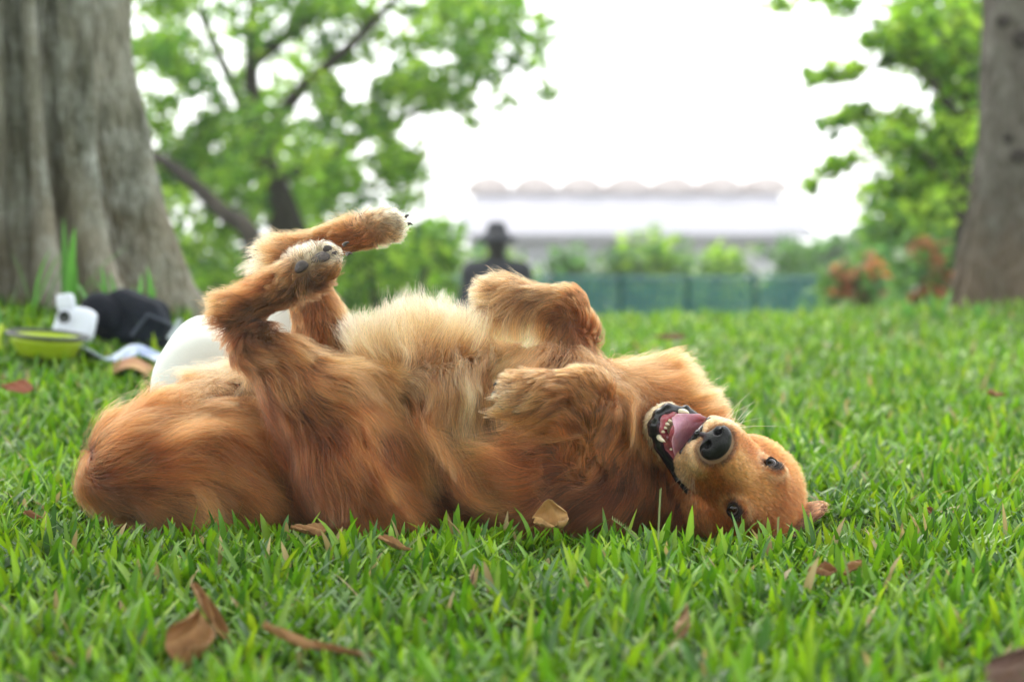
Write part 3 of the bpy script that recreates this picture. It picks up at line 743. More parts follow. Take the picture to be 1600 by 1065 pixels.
def field_of(name, n, y0, y1, L0, W0, seg, lab):
    # plants: a few blades from one root, near plants have their own directions
    m = n//3; x, y = scatter(m, y0, y1); x = np.repeat(x, 3)+gr.normal(0, .012, m*3); y = np.repeat(y, 3)+gr.normal(0, .012, m*3)
    d = .5+.5*np.sin(x*7+2*np.sin(y*5))*np.cos(y*6-x*2)
    k = off_dog(x, y, .012) & (gr.random(len(x)) < .45+.55*d); x, y = x[k], y[k]; n = len(x)
    big = gr.random(n)**2
    press = np.ones(n); pd = np.stack([x, y, np.full(n, .05)], 1); ins = (x > -.8) & (x < .6) & (y > 3.3) & (y < 4.3); press[ins] = .36+.64*sstep(.015, .15, F.sample(pd[ins]))
    press *= 1-.25*sstep(.35, .75, np.sin(x*9.3+3*np.sin(y*3.1))*np.sin(y*7.7+2*np.sin(x*4)))
    for lx, ly, lr in LEAF_SPOTS:      # fallen leaves lie on pressed-down blades
        dd = np.hypot((x-lx), np.where(y < ly, (y-ly)*.45, y-ly)); press *= np.where(dd < lr, .42, 1)
    L = L0*(.45+.55*gr.random(n)+.75*big); W = W0*(.5+.6*gr.random(n)+.35*big); L = L*press; lean = np.where(gr.random(n) < .5, np.abs(gr.normal(.55, .4, n)), gr.normal(1.15, .28, n)); z0_ = None
    # the coat presses the blades down where it lies
    o = blades(name, x, y, L, W, lean, greens(n, x, y), grass_m, seg, kind='stuff'); o['label'] = lab
    return o
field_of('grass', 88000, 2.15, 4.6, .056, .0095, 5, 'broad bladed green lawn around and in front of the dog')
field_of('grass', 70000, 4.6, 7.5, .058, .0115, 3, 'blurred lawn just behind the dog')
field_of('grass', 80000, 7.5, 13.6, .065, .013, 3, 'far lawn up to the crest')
# a low mat of short blades between the plants
mx_, my_ = scatter(45000, 2.15, 4.7); kk = off_dog(mx_, my_, .0); mx_, my_ = mx_[kk], my_[kk]; nn_ = len(mx_)
mc = greens(nn_, mx_, my_)*.35  # mat colour darkened to paint the shade in gaps between blades
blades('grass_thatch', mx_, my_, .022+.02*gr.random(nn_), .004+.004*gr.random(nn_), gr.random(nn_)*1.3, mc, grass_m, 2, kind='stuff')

# upright seed stalks
stalk_m = leaf_material('seed_stalk', .3, .5)
def stalk(px, py, Yd, h, leanx, lab):
    b = P(px, py, Yd); b[2] = ground_z(b[0], b[1]); mb = MB(); pts = [b+np.array([leanx*t*t, .01*t, h*t]) for t in np.linspace(0, 1, 9)]
    mb.tube(pts, [.0013-.0005*i/8 for i in range(9)], 6)
    for k in range(34):
        t = .40+.60*k/33; i = t*8; j = min(int(i), 7); c = pts[j]+(pts[j+1]-pts[j])*(i-j); s = 1 if k % 2 else -1
        mb.tube([c, c+np.array([s*.0009, 0, .0025]), c+np.array([s*.0008, 0, .005])], [.0004, .0008, .0002], 5)
    o = mb.build('grass_seed_stalk', stalk_m); n = len(mb.V); a = o.data.attributes.new('tint', 'FLOAT_COLOR', 'POINT'); a.data.foreach_set('color', np.tile(np.array((.36, .42, .17, 1), np.float32), n))
    return tag(o, lab, 'seed stalk', 'grass seed stalks')
stalk(1028, 930, 3.36, .118, .004, 'tall upright seed stalk in front of the retriever neck')
stalk(1010, 860, 3.52, .06, -.05, 'short seed stalk leaning left beside the tall upright stalk')
stalk(1215, 880, 3.5, .062, .002, 'seed stalk standing below the lower eye of the dog')
stalk(1330, 990, 3.05, .07, -.01, 'seed stalk in the grass at the lower right foreground')
stalk(490, 900, 3.4, .055, -.03, 'leaning seed stalk below the dog haunch')
stalk(620, 900, 3.4, .06, .05, 'seed stalk leaning right under the dog belly')
stalk(690, 905, 3.38, .05, .06, 'pale seed stalk lying over toward the curled round leaf')
stalk(1440, 1010, 2.95, .07, .02, 'pale seed stalk farthest to the lower right')

# ------------------------------------------------------------------ dry leaves
dry_m = material('dry_leaf', attr=True, rough=.65, noise=(35, (.16, .07, .03), .52, .72, (1, 1, 1)), bump=(90, .6, .003), trans=.15)
def dry_leaf(c, L, Wd, rot, tilt, roll, curl, twist, bend, col, lab, name='dry_leaf', seed=0, blunt=.8):
    r = np.random.default_rng(seed); n1, n2 = 28, 14; V = []; cs = []
    ph = r.random(4)*6
    for i in range(n1+1):
        t = i/n1; wd = Wd*.5*(math.sin(math.pi*min(1, t*.97+.02))**blunt)*(1+.07*math.sin(9*t+ph[0]))
        for j in range(n2+1):
            s = j/n2*2-1; a = s*curl*(.7+.5*math.sin(2.2*t+ph[1])); rr = wd/max(abs(curl), .05)
            y = rr*math.sin(a); z = rr*(1-math.cos(a))*(1 if curl > 0 else -1)
            z += .0030*abs(math.sin(t*19+abs(s)*5))*abs(s)+.004*math.sin(11*t+6*s+ph[3])*wd/.03+.0015*math.exp(-(s*9)**2)+.003*math.sin(7*t+4*s+ph[2])
            x = (t-.5)*L
            tw = twist*(t-.5); y, z = y*math.cos(tw)-z*math.sin(tw), y*math.sin(tw)+z*math.cos(tw)
            if abs(bend) > 1e-3:
                R = L/bend; an = x/R; x, z = (R-z)*math.sin(an), R-(R-z)*math.cos(an)
            V.append((x, y, z)); k = (.85+.3*r.random()*.4)*(1.15 if abs(s) < .08 else 1)*(1-.25*(abs(s) > .93)); cs.append(np.array(col)*k)
    Q = [(i*(n2+1)+j, i*(n2+1)+j+1, (i+1)*(n2+1)+j+1, (i+1)*(n2+1)+j) for i in range(n1) for j in range(n2)]
    V = np.array(V); M = np.array((Matrix.Rotation(rot, 3, 'Z') @ Matrix.Rotation(tilt, 3, 'Y') @ Matrix.Rotation(roll, 3, 'X')))
    V = V@M.T; o = mesh_obj(name, V, Q, dry_m, cols=np.array(cs)); o.location = c
    so = o.modifiers.new('thickness', 'SOLIDIFY'); so.thickness = .0007
    return tag(o, lab, 'dry leaf', 'fallen dry leaves')
def at(px, py, Yd): return tuple(P(px, py, lift_leaf(px, py, Yd)))
TAN = (.42, .21, .085); BR = (.34, .155, .065); RD = (.40, .13, .07); PL = (.50, .30, .17)
R = math.radians
dry_leaf(at(860, 812, 3.50), .054, .078, R(10), R(-8), R(58), 1.9, .5, .9, (.56, .32, .12), 'round tan curled leaf standing against the dog chest', seed=1, blunt=.36)
dry_leaf(at(300, 1000, 2.78), .070, .085, R(75), R(-62), R(15), 1.5, .9, .7, TAN, 'cupped brown leaf standing upright at the lower left', seed=2)
dry_leaf(at(335, 965, 2.93), .098, .030, R(-38), R(42), R(40), 1.9, .8, .5, TAN, 'narrow rolled brown leaf leaning above the cupped one', seed=3)
dry_leaf(at(495, 1010, 2.78), .125, .038, R(-8), R(14), R(38), 1.6, .9, .7, TAN, 'long rolled brown leaf lying in the foreground', seed=4)
dry_leaf(at(482, 828, 3.58), .055, .042, R(8), R(4), R(35), .6, .5, .4, TAN, 'flat brown leaf in the grass under the dog thigh', seed=5)
dry_leaf(at(618, 852, 3.50), .055, .022, R(-10), R(18), R(35), 1.2, .6, .6, TAN, 'thin brown leaf lying in the grass left of the belly fringe', seed=6)
dry_leaf(at(1284, 894, 3.35), .040, .028, R(10), R(2), R(35), .9, .6, .8, BR, 'small brown leaf, left one of the touching pair on the right lawn', seed=7)
dry_leaf(at(1335, 888, 3.37), .036, .018, R(20), R(-30), R(35), .9, .6, .6, TAN, 'small curled tan leaf, right one of the touching pair on the right lawn', seed=8)
dry_leaf(at(1068, 976, 3.0), .050, .022, R(70), R(-60), R(10), 1.0, .6, .8, PL, 'pale leaf scrap standing upright in the foreground center right', seed=9)
dry_leaf(at(1575, 1050, 2.55), .065, .050, R(20), R(-50), R(60), 1.1, .6, .6, (.26, .15, .12), 'dark purplish brown leaf cut by the lower right corner', seed=10)
dry_leaf(at(62, 810, 3.75), .055, .030, R(-12), R(12), R(45), .9, .6, .4, BR, 'brown leaf in the grass left of the dog haunch', seed=11)
dry_leaf(at(28, 606, 5.6), .085, .04, R(-12), R(4), R(50), .6, .4, .3, RD, 'reddish blurred leaf on the far left lawn', seed=12)
dry_leaf(at(1447, 798, 3.9), .030, .018, R(-12), R(12), R(45), .6, .4, .3, BR, 'tiny brown leaf alone on the lawn right of the dog head', seed=13)
dry_leaf(at(1556, 616, 5.6), .045, .03, R(10), R(8), R(40), .8, .4, .3, BR, 'dark blurred leaf on the far right lawn', seed=14)
dry_leaf(at(1045, 527, 8.6), .12, .05, R(-5), R(0), R(40), .5, .4, .3, (.25, .12, .07), 'large blurred brown leaf near the lawn crest', seed=15)
dry_leaf(at(738, 905, 3.3), .04, .012, R(80), R(-50), R(10), 1, .4, .3, PL, 'pale slim leaf shred below the dog belly', seed=16)

# ================================================================== THINGS BY THE LEFT TRUNK
lime = material('lime_silicone', (.42, .55, .02), .45)
dark = material('dark_plastic', (.025, .028, .03), .4)
bw = P(72, 548, 6.5); bw[2] = ground_z(bw[0], bw[1])+.028
bowl = empty('dog_bowl', bw); tag(bowl, 'lime green collapsible bowl with dark rim in the grass by the left tree', 'bowl')
mb = MB(); mb.lathe([(.001, .0), (.070, .0), (.075, .006), (.080, .007), (.082, .020), (.087, .022), (.089, .036), (.094, .038), (.096, .056), (.091, .056), (.084, .030), (.072, .008), (.001, .006)], (0, 0, 0)); mb.build('body', lime, bowl)
mb = MB(); mb.lathe([(.094, .055), (.112, .056), (.114, .060), (.112, .064), (.094, .064), (.092, .060), (.094, .055)], (0, 0, 0)); mb.build('rim', dark, bowl)
mb = MB(); mb.tube([(-.112, 0, .06), (-.125, 0, .075), (-.128, 0, .03), (-.118, -.01, -.01)], [.007, .008, .008, .007], 8); mb.build('hang_loop', lime, bowl)
bowl.rotation_euler = (R(3), R(5), 0)

navy = material('navy_nylon', (.006, .008, .014), .7, spec=.15, bump=(120, .6, .01), noise=(6, (.014, .02, .032), .45, .7, (1, 1, 1)))
bgp = P(185, 522, 6.9); bgp[2] = ground_z(bgp[0], bgp[1])+.01
bag = empty('shoulder_bag', bgp); tag(bag, 'soft dark navy bag slumped in the grass at the foot of the left tree', 'bag')
def soft_box(name, w_, d_, h_, m, parent, loc=(0, 0, 0), rot=(0, 0, 0), amp=.012, taper=0, seed=1, e=3.2):
    V = []; n = 18; r = np.random.default_rng(seed); ph = r.random(6)*6; key = {}; Q = []
    def vid(p):
        k = tuple(np.round(p, 5))
        if k not in key:
            v = np.array(p); q = v/(np.sum(np.abs(v)**e)**(1/e)); z = (q[2]+1)/2
            wob = amp*(math.sin(5*q[0]+ph[0]+3*q[2])+math.sin(6*q[2]+ph[1]+2*q[1])+math.sin(4*q[1]+ph[2]))/2
            q = np.array([q[0]*w_/2*(1-taper*z), q[1]*d_/2*(1-taper*z), z*h_])*(1+wob/.1*.25); key[k] = len(V); V.append(q)
        return key[k]
    g = np.linspace(-1, 1, n+1)
    for ax in range(3):
        for s in (-1, 1):
            for i in range(n):
                for j in range(n):
                    c = []
                    for a, b in ((g[i], g[j]), (g[i+1], g[j]), (g[i+1], g[j+1]), (g[i], g[j+1])):
                        p = [0, 0, 0]; p[ax] = s; p[(ax+1) % 3] = a; p[(ax+2) % 3] = b; c.append(vid(p))
                    Q.append(tuple(c if s > 0 else c[::-1]))
    V = np.array(V); M = np.array(Matrix.Rotation(rot[2], 3, 'Z') @ Matrix.Rotation(rot[1], 3, 'Y') @ Matrix.Rotation(rot[0], 3, 'X'))
    return mesh_obj(name, V@M.T+np.array(loc), Q, m, parent)
soft_box('body', .28, .14, .15, navy, bag, (.02, 0, 0), (0, R(14), R(-12)), .02, .28, 3)
soft_box('flap', .15, .15, .10, navy, bag, (-.055, -.005, .045), (0, R(24), R(-5)), .012, .12, 4)
mb = MB(); mb.tube([(.05, -.075, .03), (.10, -.10, .09), (.16, -.07, .06), (.18, -.06, .01)], .005, 8); mb.build('strap', material('strap_webbing', (.05, .06, .09), .7), bag)
mb = MB(); mb.tube([(.155, -.06, .02), (.175, -.07, .045), (.185, -.06, .075)], [.010, .011, .008], 10); mb.build('buckle', material('pale_buckle', (.55, .60, .66), .4), bag)
white_p = material('white_plastic', (.72, .74, .86), .4)
wk = P(110, 526, 6.72); wk[2] = ground_z(wk[0], wk[1])+.035
pack = empty('wipes_pack', wk); tag(pack, 'white pack with a round dark opening leaning on the navy bag', 'pack')
soft_box('body', .115, .045, .095, white_p, pack, (0, 0, 0), (R(-12), R(16), 0), .012, .08, 6, e=6)
soft_box('cap', .052, .03, .045, white_p, pack, (-.012, .01, .085), (0, R(-6), 0), .006, .1, 7, e=5)
mb = MB(); mb.tube([(-.012, -.032, .066), (-.012, -.026, .066)], .017, 20); mb.build('opening', dark, pack)
ct = P(170, 552, 6.55); ct[2] = ground_z(ct[0], ct[1])+.035
def cloth(name, w_, d_, m, loc, lab, cat, seed):
    n1, n2 = 40, 24; r = np.random.default_rng(seed); ph = r.random(6)*6; V = []
    for i in range(n1+1):
        for j in range(n2+1):
            x = (i/n1-.5)*w_; y = (j/n2-.5)*d_*(1+.15*math.sin(6*i/n1+ph[3]))
            V.append((x, y, .014*math.sin(x*38+ph[0]+y*12)+.012*math.sin(y*44+ph[1]+x*15)+.02*math.exp(-((x/w_*3)**2+(y/d_*3)**2))))
    Q = [(i*(n2+1)+j, (i+1)*(n2+1)+j, (i+1)*(n2+1)+j+1, i*(n2+1)+j+1) for i in range(n1) for j in range(n2)]
    o = mesh_obj(name, V, Q, m); o.location = loc; so = o.modifiers.new('thickness', 'SOLIDIFY'); so.thickness = .004; return tag(o, lab, cat)
cloth('towel', .30, .10, material('towel_cloth', (.62, .68, .82), .9, noise=(14, (.30, .36, .55), .5, .6, (1, 1, 1))), ct, 'crumpled white and pale blue cloth in front of the navy bag', 'cloth', 5)
ct2 = P(208, 562, 6.4); ct2[2] = ground_z(ct2[0], ct2[1])+.03
cloth('mat', .16, .10, material('brown_mat', (.36, .17, .09), .8, noise=(9, (.50, .30, .14), .45, .6, (1, 1, 1))), ct2, 'orange brown folded mat peeping out beside the dog rump', 'mat', 8)
bl = D(395, 610, 270); bl[2] = .0
fleece = material('white_fleece', (.80, .80, .76), .95, sheen=.5, bump=(9, .25, .02))
bk = empty('blanket', (bl[0], bl[1], ground_z(bl[0], bl[1]))); tag(bk, 'rolled white fleece blanket standing in the grass behind the dog hind legs', 'blanket')
soft_box('roll', .33, .20, .335, fleece, bk, (-.01, 0, 0), (0, 0, R(4)), .018, .05, 12, e=3.4)
soft_box('fold', .19, .17, .40, fleece, bk, (.085, -.01, .0), (0, 0, R(-6)), .02, .12, 13, e=2.6)

from mathutils import noise
# ================================================================== THE TWO BIG TRUNKS
def bark(name, c1, c2, c3, sc):
    m = material(name, c1, .9, noise=(sc, c2, .38, .66, (1, 1, .22)), bump=(26, 1.0, .07, (1, 1, .35)), spec=.2)
    t = m.node_tree; b = t.nodes['Principled BSDF']; L = t.links.new; old = b.inputs['Base Color'].links[0].from_socket
    tc = t.nodes.new('ShaderNodeTexCoord'); n = t.nodes.new('ShaderNodeTexNoise'); n.inputs['Scale'].default_value = 5; n.inputs['Detail'].default_value = 10; n.inputs['Roughness'].default_value = .7
    L(tc.outputs['Object'], n.inputs['Vector']); r = t.nodes.new('ShaderNodeMapRange'); r.inputs['From Min'].default_value = .46; r.inputs['From Max'].default_value = .74; L(n.outputs['Fac'], r.inputs['Value'])
    mx = t.nodes.new('ShaderNodeMix'); mx.data_type = 'RGBA'; L(r.outputs[0], mx.inputs['Factor']); L(old, mx.inputs['A']); mx.inputs['B'].default_value = (*c3, 1)
    sx = t.nodes.new('ShaderNodeSeparateXYZ'); L(tc.outputs['Object'], sx.inputs[0]); ad = t.nodes.new('ShaderNodeMath'); ad.operation = 'MULTIPLY_ADD'; L(n.outputs['Fac'], ad.inputs[0]); ad.inputs[1].default_value = .9; L(sx.outputs['Z'], ad.inputs[2])
    r2 = t.nodes.new('ShaderNodeMapRange'); r2.inputs['From Min'].default_value = .98; r2.inputs['From Max'].default_value = .50; r2.inputs['To Max'].default_value = .42; L(ad.outputs[0], r2.inputs['Value'])
    m2 = t.nodes.new('ShaderNodeMix'); m2.data_type = 'RGBA'; L(r2.outputs[0], m2.inputs['Factor']); L(mx.outputs['Result'], m2.inputs['A']); m2.inputs['B'].default_value = (.19, .125, .075, 1)      # soil splash and brown outer bark near the ground
    L(m2.outputs['Result'], b.inputs['Base Color'])
    return m
bark_a = bark('fig_bark', (.42, .395, .32), (.085, .088, .058), (.52, .53, .49), 4.2)
bark_b = bark('grey_bark', (.13, .115, .095), (.060, .052, .042), (.20, .19, .165), 4.0)
def trunk_mesh(name, c, r0, r1, h, m, parent, ridges, flare, sink=.25, seed=0, nz=150, nt=260):
    """ridges: list of (angle, width, depth above, root spread)"""
    r = np.random.default_rng(seed); V = []; ph = r.random(8)*6
    for i in range(nz+1):
        z = (i/nz)**1.5*(h+sink)-sink; zz = max(z, 0); base = r1+(r0-r1)*math.exp(-zz/1.1)
        for j in range(nt):
            a = 2*math.pi*j/nt; rad = base+flare*math.exp(-zz/.42)*.35
            for ra, wdt, dep, sp in ridges:
                d = (a-ra-.10*math.sin(z*1.5+ra*3)+math.pi) % (2*math.pi)-math.pi
                rad += math.exp(-(d/wdt)**2)*(dep+sp*math.exp(-zz/.36))
            rad *= 1+.010*math.sin(9*a+ph[0]+z*2)+.008*math.sin(17*a+ph[1]-z*3)+.012*math.sin(z*7+ph[2]+2*a)
            q = Vector((rad*math.cos(a)*4, rad*math.sin(a)*4, z*1.3)); rad += .016*noise.noise(q)+.012*noise.noise(q*3.1)+.008*noise.noise(q*8)
            V.append((rad*math.cos(a), rad*math.sin(a), z))
    Q = [(i*nt+j, i*nt+(j+1) % nt, (i+1)*nt+(j+1) % nt, (i+1)*nt+j) for i in range(nz) for j in range(nt)]
    Q.append(tuple(nz*nt+j for j in range(nt)))
    return mesh_obj(name, V, Q, m, parent)
ta = P(40, 495, 7.95); ta[2] = ground_z(ta[0], ta[1])
ft = empty('fig_tree', ta); tag(ft, 'huge pale grey fluted trunk with spreading buttress roots at the left edge', 'tree')
rg = [(R(-103), .14, .15, .18), (R(-70), .085, .13, .20), (R(-44), .085, .14, .16), (R(-8), .15, .10, .22), (R(-52), .07, .03, .22), (R(18), .16, .05, .22), (R(-122), .15, .060, .24), (R(-150), .16, .05, .2), (R(80), .3, .05, .2), (R(140), .3, .05, .2), (R(-77), .05, .012, .07), (R(-25), .06, .01, .16)]
trunk_mesh('trunk', (0, 0, 0), .275, .225, 4.2, bark_a, ft, rg, .12, seed=2)
for pp3, r3 in (([(0, 0, 3.9), (-.3, .1, 4.8), (-.9, .2, 5.8)], [.30, .22, .12]), ([(0, 0, 4.0), (.6, -1.5, 5.0), (1.2, -4, 5.8), (1.6, -7, 6.2)], [.24, .18, .13, .06]), ([(0, 0, 3.9), (1.0, -.6, 4.9), (2.6, -1.8, 5.6), (4, -3, 6)], [.2, .14, .10, .05])):
    mb = MB(); mb.tube(pp3, r3, 16); mb.build('limb', bark_a, ft)
tb = P(1592, 478, 11.2); tb[2] = ground_z(tb[0], tb[1])
gt = empty('shade_tree', tb); tag(gt, 'straight grey brown trunk with dark knots at the right edge', 'tree')
trunk_mesh('trunk', (0, 0, 0), .178, .165, 4.2, bark_b, gt, [(R(-150), .2, .012, .12), (R(175), .2, .01, .14), (R(-90), .25, .01, .12), (R(-50), .2, .01, .2), (R(30), .3, .01, .2)], .07, seed=4)
knot_m = material('knot', (.035, .028, .022), .9, bump=(60, .8, .01))
for px, py, rr in ((1553, 32, .028), (1583, 60, .040), (1578, 243, .032), (1595, 370, .03), (1560, 215, .018)):
    x = (px-1592)/(FPX/11.2); z = P(px, py, 11.0)[2]-tb[2]; rt = .185+.03*math.exp(-max(z, 0)/.4); y = -math.sqrt(max(.001, rt*rt-x*x))
    mb = MB(); an = math.atan2(y, x); nr = np.array([math.cos(an), math.sin(an), 0]); tt_ = np.array([-nr[1], nr[0], 0]); ring = []
    c = nr*(rt+.002)+np.array([0, 0, z]); V = [c+nr*.006]
    for k, (q, e) in enumerate(((.35, .002), (.7, .008), (1, .008), (1.3, -.006))):
        for j in range(14): a = 2*math.pi*j/14; V.append(c+tt_*rr*q*math.cos(a)+np.array([0, 0, rr*q*.8*math.sin(a)])+nr*e)
    Q = [(0, 1+j, 1+(j+1) % 14) for j in range(14)]+[(1+k*14+j, 1+(k+1)*14+j, 1+(k+1)*14+(j+1) % 14, 1+k*14+(j+1) % 14) for k in range(3) for j in range(14)]
    mesh_obj('knot', V, Q, knot_m, gt)

# strap-leaved weeds among the roots of the left trunk and one by the right trunk
weed_m = leaf_material('weed_leaf', .4, .4)
def weed(px, py, Yd, n, L, W, lab, seed, spread=.5):
    L *= 1.1; W *= 1.3
    global gr
    b = P(px, py, Yd); r = np.random.default_rng(seed)
    x = np.full(n, b[0])+r.normal(0, .018, n); y = np.full(n, b[1])+r.normal(0, .018, n); z = ground_z(x, y)
    o = blades('weed_clump', x-b[0], y-b[1], L*(.55+.5*r.random(n)), W*(.8+.4*r.random(n)), np.abs(r.normal(.1, spread*.5, n)), np.array((.13, .34, .06))*(.7+.5*r.random((n, 1))), weed_m, 7, z0=z-ground_z(b[0], b[1]), curl=.8)
    o.location = (b[0], b[1], ground_z(b[0], b[1])); tag(o, lab, 'weed', 'strap leaved weeds at the tree roots'); return o
for i, (a, lab) in enumerate([
    ((115, 470, 7.15, 5, .34, .020), 'tall weed with upright blades rising over the white pack'),
    ((60, 465, 7.3, 4, .24, .016), 'weed between the first two roots of the left trunk'),
    ((10, 520, 6.7, 6, .20, .016), 'weed at the left frame edge above the lime bowl'),
    ((165, 450, 7.2, 6, .26, .018), 'weed in the dark hollow behind the navy bag'),
    ((205, 480, 7.0, 7, .22, .016), 'spreading weed above the right end of the navy bag'),
    ((240, 480, 6.95, 6, .24, .017), 'weed with crossing blades right of the navy bag'),
    ((275, 500, 6.9, 6, .18, .015), 'weed at the tip of the rightmost root'),
    ((305, 520, 6.7, 5, .14, .014), 'low weed half hidden by the white blanket'),
    ((1462, 492, 10.6, 5, .20, .022), 'tall bright weed left of the right trunk'),
    ((1420, 495, 10.8, 6, .12, .018), 'low bright weed on the crest left of the right trunk'),
    ((1530, 500, 10.5, 7, .14, .018), 'dark weed at the foot of the right trunk')]):
    weed(*a, lab, 60+i, .55)

# ================================================================== TREES AND BUSHES BEHIND
leaf_m = material('leaf', attr=True, rough=.42, trans=.6, spec=.4)
bark_d = material('dark_bark', (.030, .025, .018), .9, noise=(8, (.06, .05, .035), .4, .65, (1, 1, .3)), bump=(20, .8, .03))
def leaves(name, centres, radii, counts, size, pal, parent, seed, flat=.7, origin=(0, 0, 0), holes=None):
    r = np.random.default_rng(seed); cen = np.repeat(np.array(centres), counts, 0); rad = np.repeat(np.array(radii), counts)
    n = len(cen); d = r.normal(size=(n, 3)); d /= np.linalg.norm(d, axis=1, keepdims=True); d *= (r.random((n, 1))**.45); d[:, 2] *= flat
    c = cen+d*rad[:, None]
    idx_ = np.repeat(np.arange(len(counts)), counts)
    if holes:                          # irregular gaps right through the crown
        k = np.array([noise.noise(Vector((q[0]*holes[0], q[1]*.25, q[2]*holes[0]*1.15)))+.55*noise.noise(Vector((q[0]*holes[0]*2.3, q[1]*.3+9, q[2]*holes[0]*2.3))) for q in c]) > holes[1]-.12; c = c[k]; idx_ = idx_[k]; n = len(c)
    nrm = r.normal(size=(n, 3))+np.array([0, 0, 1.2]); nrm /= np.linalg.norm(nrm, axis=1, keepdims=True)
    a = r.normal(size=(n, 3)); a -= nrm*np.sum(a*nrm, 1, keepdims=True); a /= np.linalg.norm(a, axis=1, keepdims=True); b = np.cross(nrm, a)
    L = (size*(.6+.8*r.random(n)))[:, None]; W = L*.30
    V = np.stack([c-a*L*.5, c-a*L*.08+b*W+nrm*W*.3, c+a*L*.22+b*W*.72+nrm*W*.2, c+a*L*.5-nrm*L*.1, c+a*L*.22-b*W*.72+nrm*W*.2, c-a*L*.08-b*W+nrm*W*.3, c], 1)-np.array(origin)
    base = np.arange(n)[:, None]*7; F4 = np.concatenate([base+np.array([0, 6, 1, 1])[None]], 0)
    tris = np.array([[6, 0, 5], [6, 1, 0], [6, 2, 1], [6, 3, 2], [6, 4, 3], [6, 5, 4]]); T = (base[:, None]+tris[None]).reshape(-1, 3)
    pal = np.array(pal); ci = r.integers(0, len(pal), len(centres)); cc = pal[ci[idx_]]; mixr = r.random(n) < .4; cc[mixr] = pal[r.integers(0, len(pal), mixr.sum())]
    cc = cc*(.75+.5*r.random((n, 1)))
    return mesh_obj(name, V.reshape(-1, 3), T, leaf_m, parent, smooth=False, cols=np.repeat(cc, 7, 0))
GR1 = [(.20, .39, .03), (.14, .30, .03), (.28, .48, .04), (.08, .20, .03), (.38, .58, .05)]
GR2 = [(.10, .23, .06), (.07, .17, .05), (.13, .27, .06), (.16, .32, .07)]
GR3 = [(.32, .56, .04), (.42, .64, .07), (.24, .46, .04)]
ORG = [(.60, .21, .07), (.46, .17, .07), (.40, .19, .09)]
def limb(pts, rr, name, parent, m=bark_d, o=(0, 0, 0)):
    mb = MB(); n = 14; mb.tube([cr(pts, t)-np.array(o) for t in np.linspace(0, 1, n)], [cr([[a] for a in rr], t)[0] for t in np.linspace(0, 1, n)], 12); return mb.build(name, m, parent)
# unseen crown added over dog and camera to block sky light from the front
r = np.random.default_rng(77); cen, rad, cnt = [], [], []
for i in range(620):
    x = r.normal()*3.6-.3; y = 2.8-abs(r.normal())*5.2; z = 4.9+1.4*r.random()-.0*y
    if y > 1.0 and z < 5.2: continue
    cen.append((x, y, z)); rad.append(.5+.5*r.random()); cnt.append(26)
for i in range(40): cen.append((-2.5+r.normal()*1.3, 6.5+r.normal()*1.6, 5.0+1.2*r.random())); rad.append(.5+.4*r.random()); cnt.append(26)
leaves('crown', cen, rad, cnt, .26, GR1, ft, 78, origin=ta)
# ---- main tree, left of centre
YT = 21.0
base = P(462, 470, YT); base[2] = ground_z(base[0], base[1])
mt = empty('broadleaf_tree', base); tag(mt, 'airy green tree with a dark forked trunk right of the big left trunk', 'tree')
j0 = P(440, 330, YT)
limb([base, P(455, 430, YT), j0, P(405, 230, YT), P(392, 100, YT), P(400, -60, YT)], [.26, .18, .15, .10, .06, .035], 'trunk', mt, o=base)
for pts, rr in (([j0, P(385, 180, YT+.4), P(330, 60, YT+.8), P(280, -60, YT+1)], [.09, .06, .04, .02]),
                ([P(405, 230, YT), P(470, 140, YT-.3), P(560, 60, YT-.6), P(640, -30, YT-.8)], [.08, .06, .04, .02]),
                ([P(425, 290, YT), P(520, 240, YT+.5), P(640, 180, YT+.6), P(780, 110, YT+.4), P(860, 60, YT+.4)], [.06, .05, .035, .02, .01]),
                ([P(392, 100, YT), P(470, 40, YT), P(600, -40, YT)], [.07, .05, .03])):
    limb(pts, rr, 'branch', mt, o=base)
r = np.random.default_rng(12); cen = []; rad = []; cnt = []
def clump(px, py, Yd, R_, n): cen.append(P(px, py, Yd)); rad.append(R_); cnt.append(n)
for i in range(215):
    px = 190+r.random()*660; py = -110+r.random()*400; edge = 830-max(0, py-30)*.75
    if px > edge: px = 200+r.random()*(edge-220)
    clump(px, py, YT+(1.9+abs(r.normal()) if 375 < px < 510 and py > 90 else r.normal()*.7-.35), .16+.24*r.random(), 62)
for px, py, R_, n in ((450, 90, .4, 150), (560, 120, .35, 120), (620, 60, .4, 140), (700, 40, .4, 130), (520, 200, .35, 120), (600, 230, .3, 90), (410, 200, .4, 140), (300, 215, .3, 90), (660, 130, .35, 120), (250, 30, .3, 80), (380, 20, .35, 120), (500, 20, .35, 110), (760, 60, .3, 90), (820, 50, .28, 80), (850, 100, .2, 45), (790, 20, .3, 90), (870, 30, .15, 20), (480, 260, .3, 90), (640, 270, .25, 60), (830, 40, .3, 110), (790, 100, .3, 110), (720, 90, .35, 130), (850, 140, .16, 40), (740, 20, .35, 130), (790, 160, .18, 40), (745, 190, .13, 20), (345, 120, .3, 80)):
    clump(px, py, YT+r.normal()*.8, R_, n)
leaves('crown', cen, rad, cnt, .095, GR1, mt, 5, origin=base, holes=(2.6, -.10))
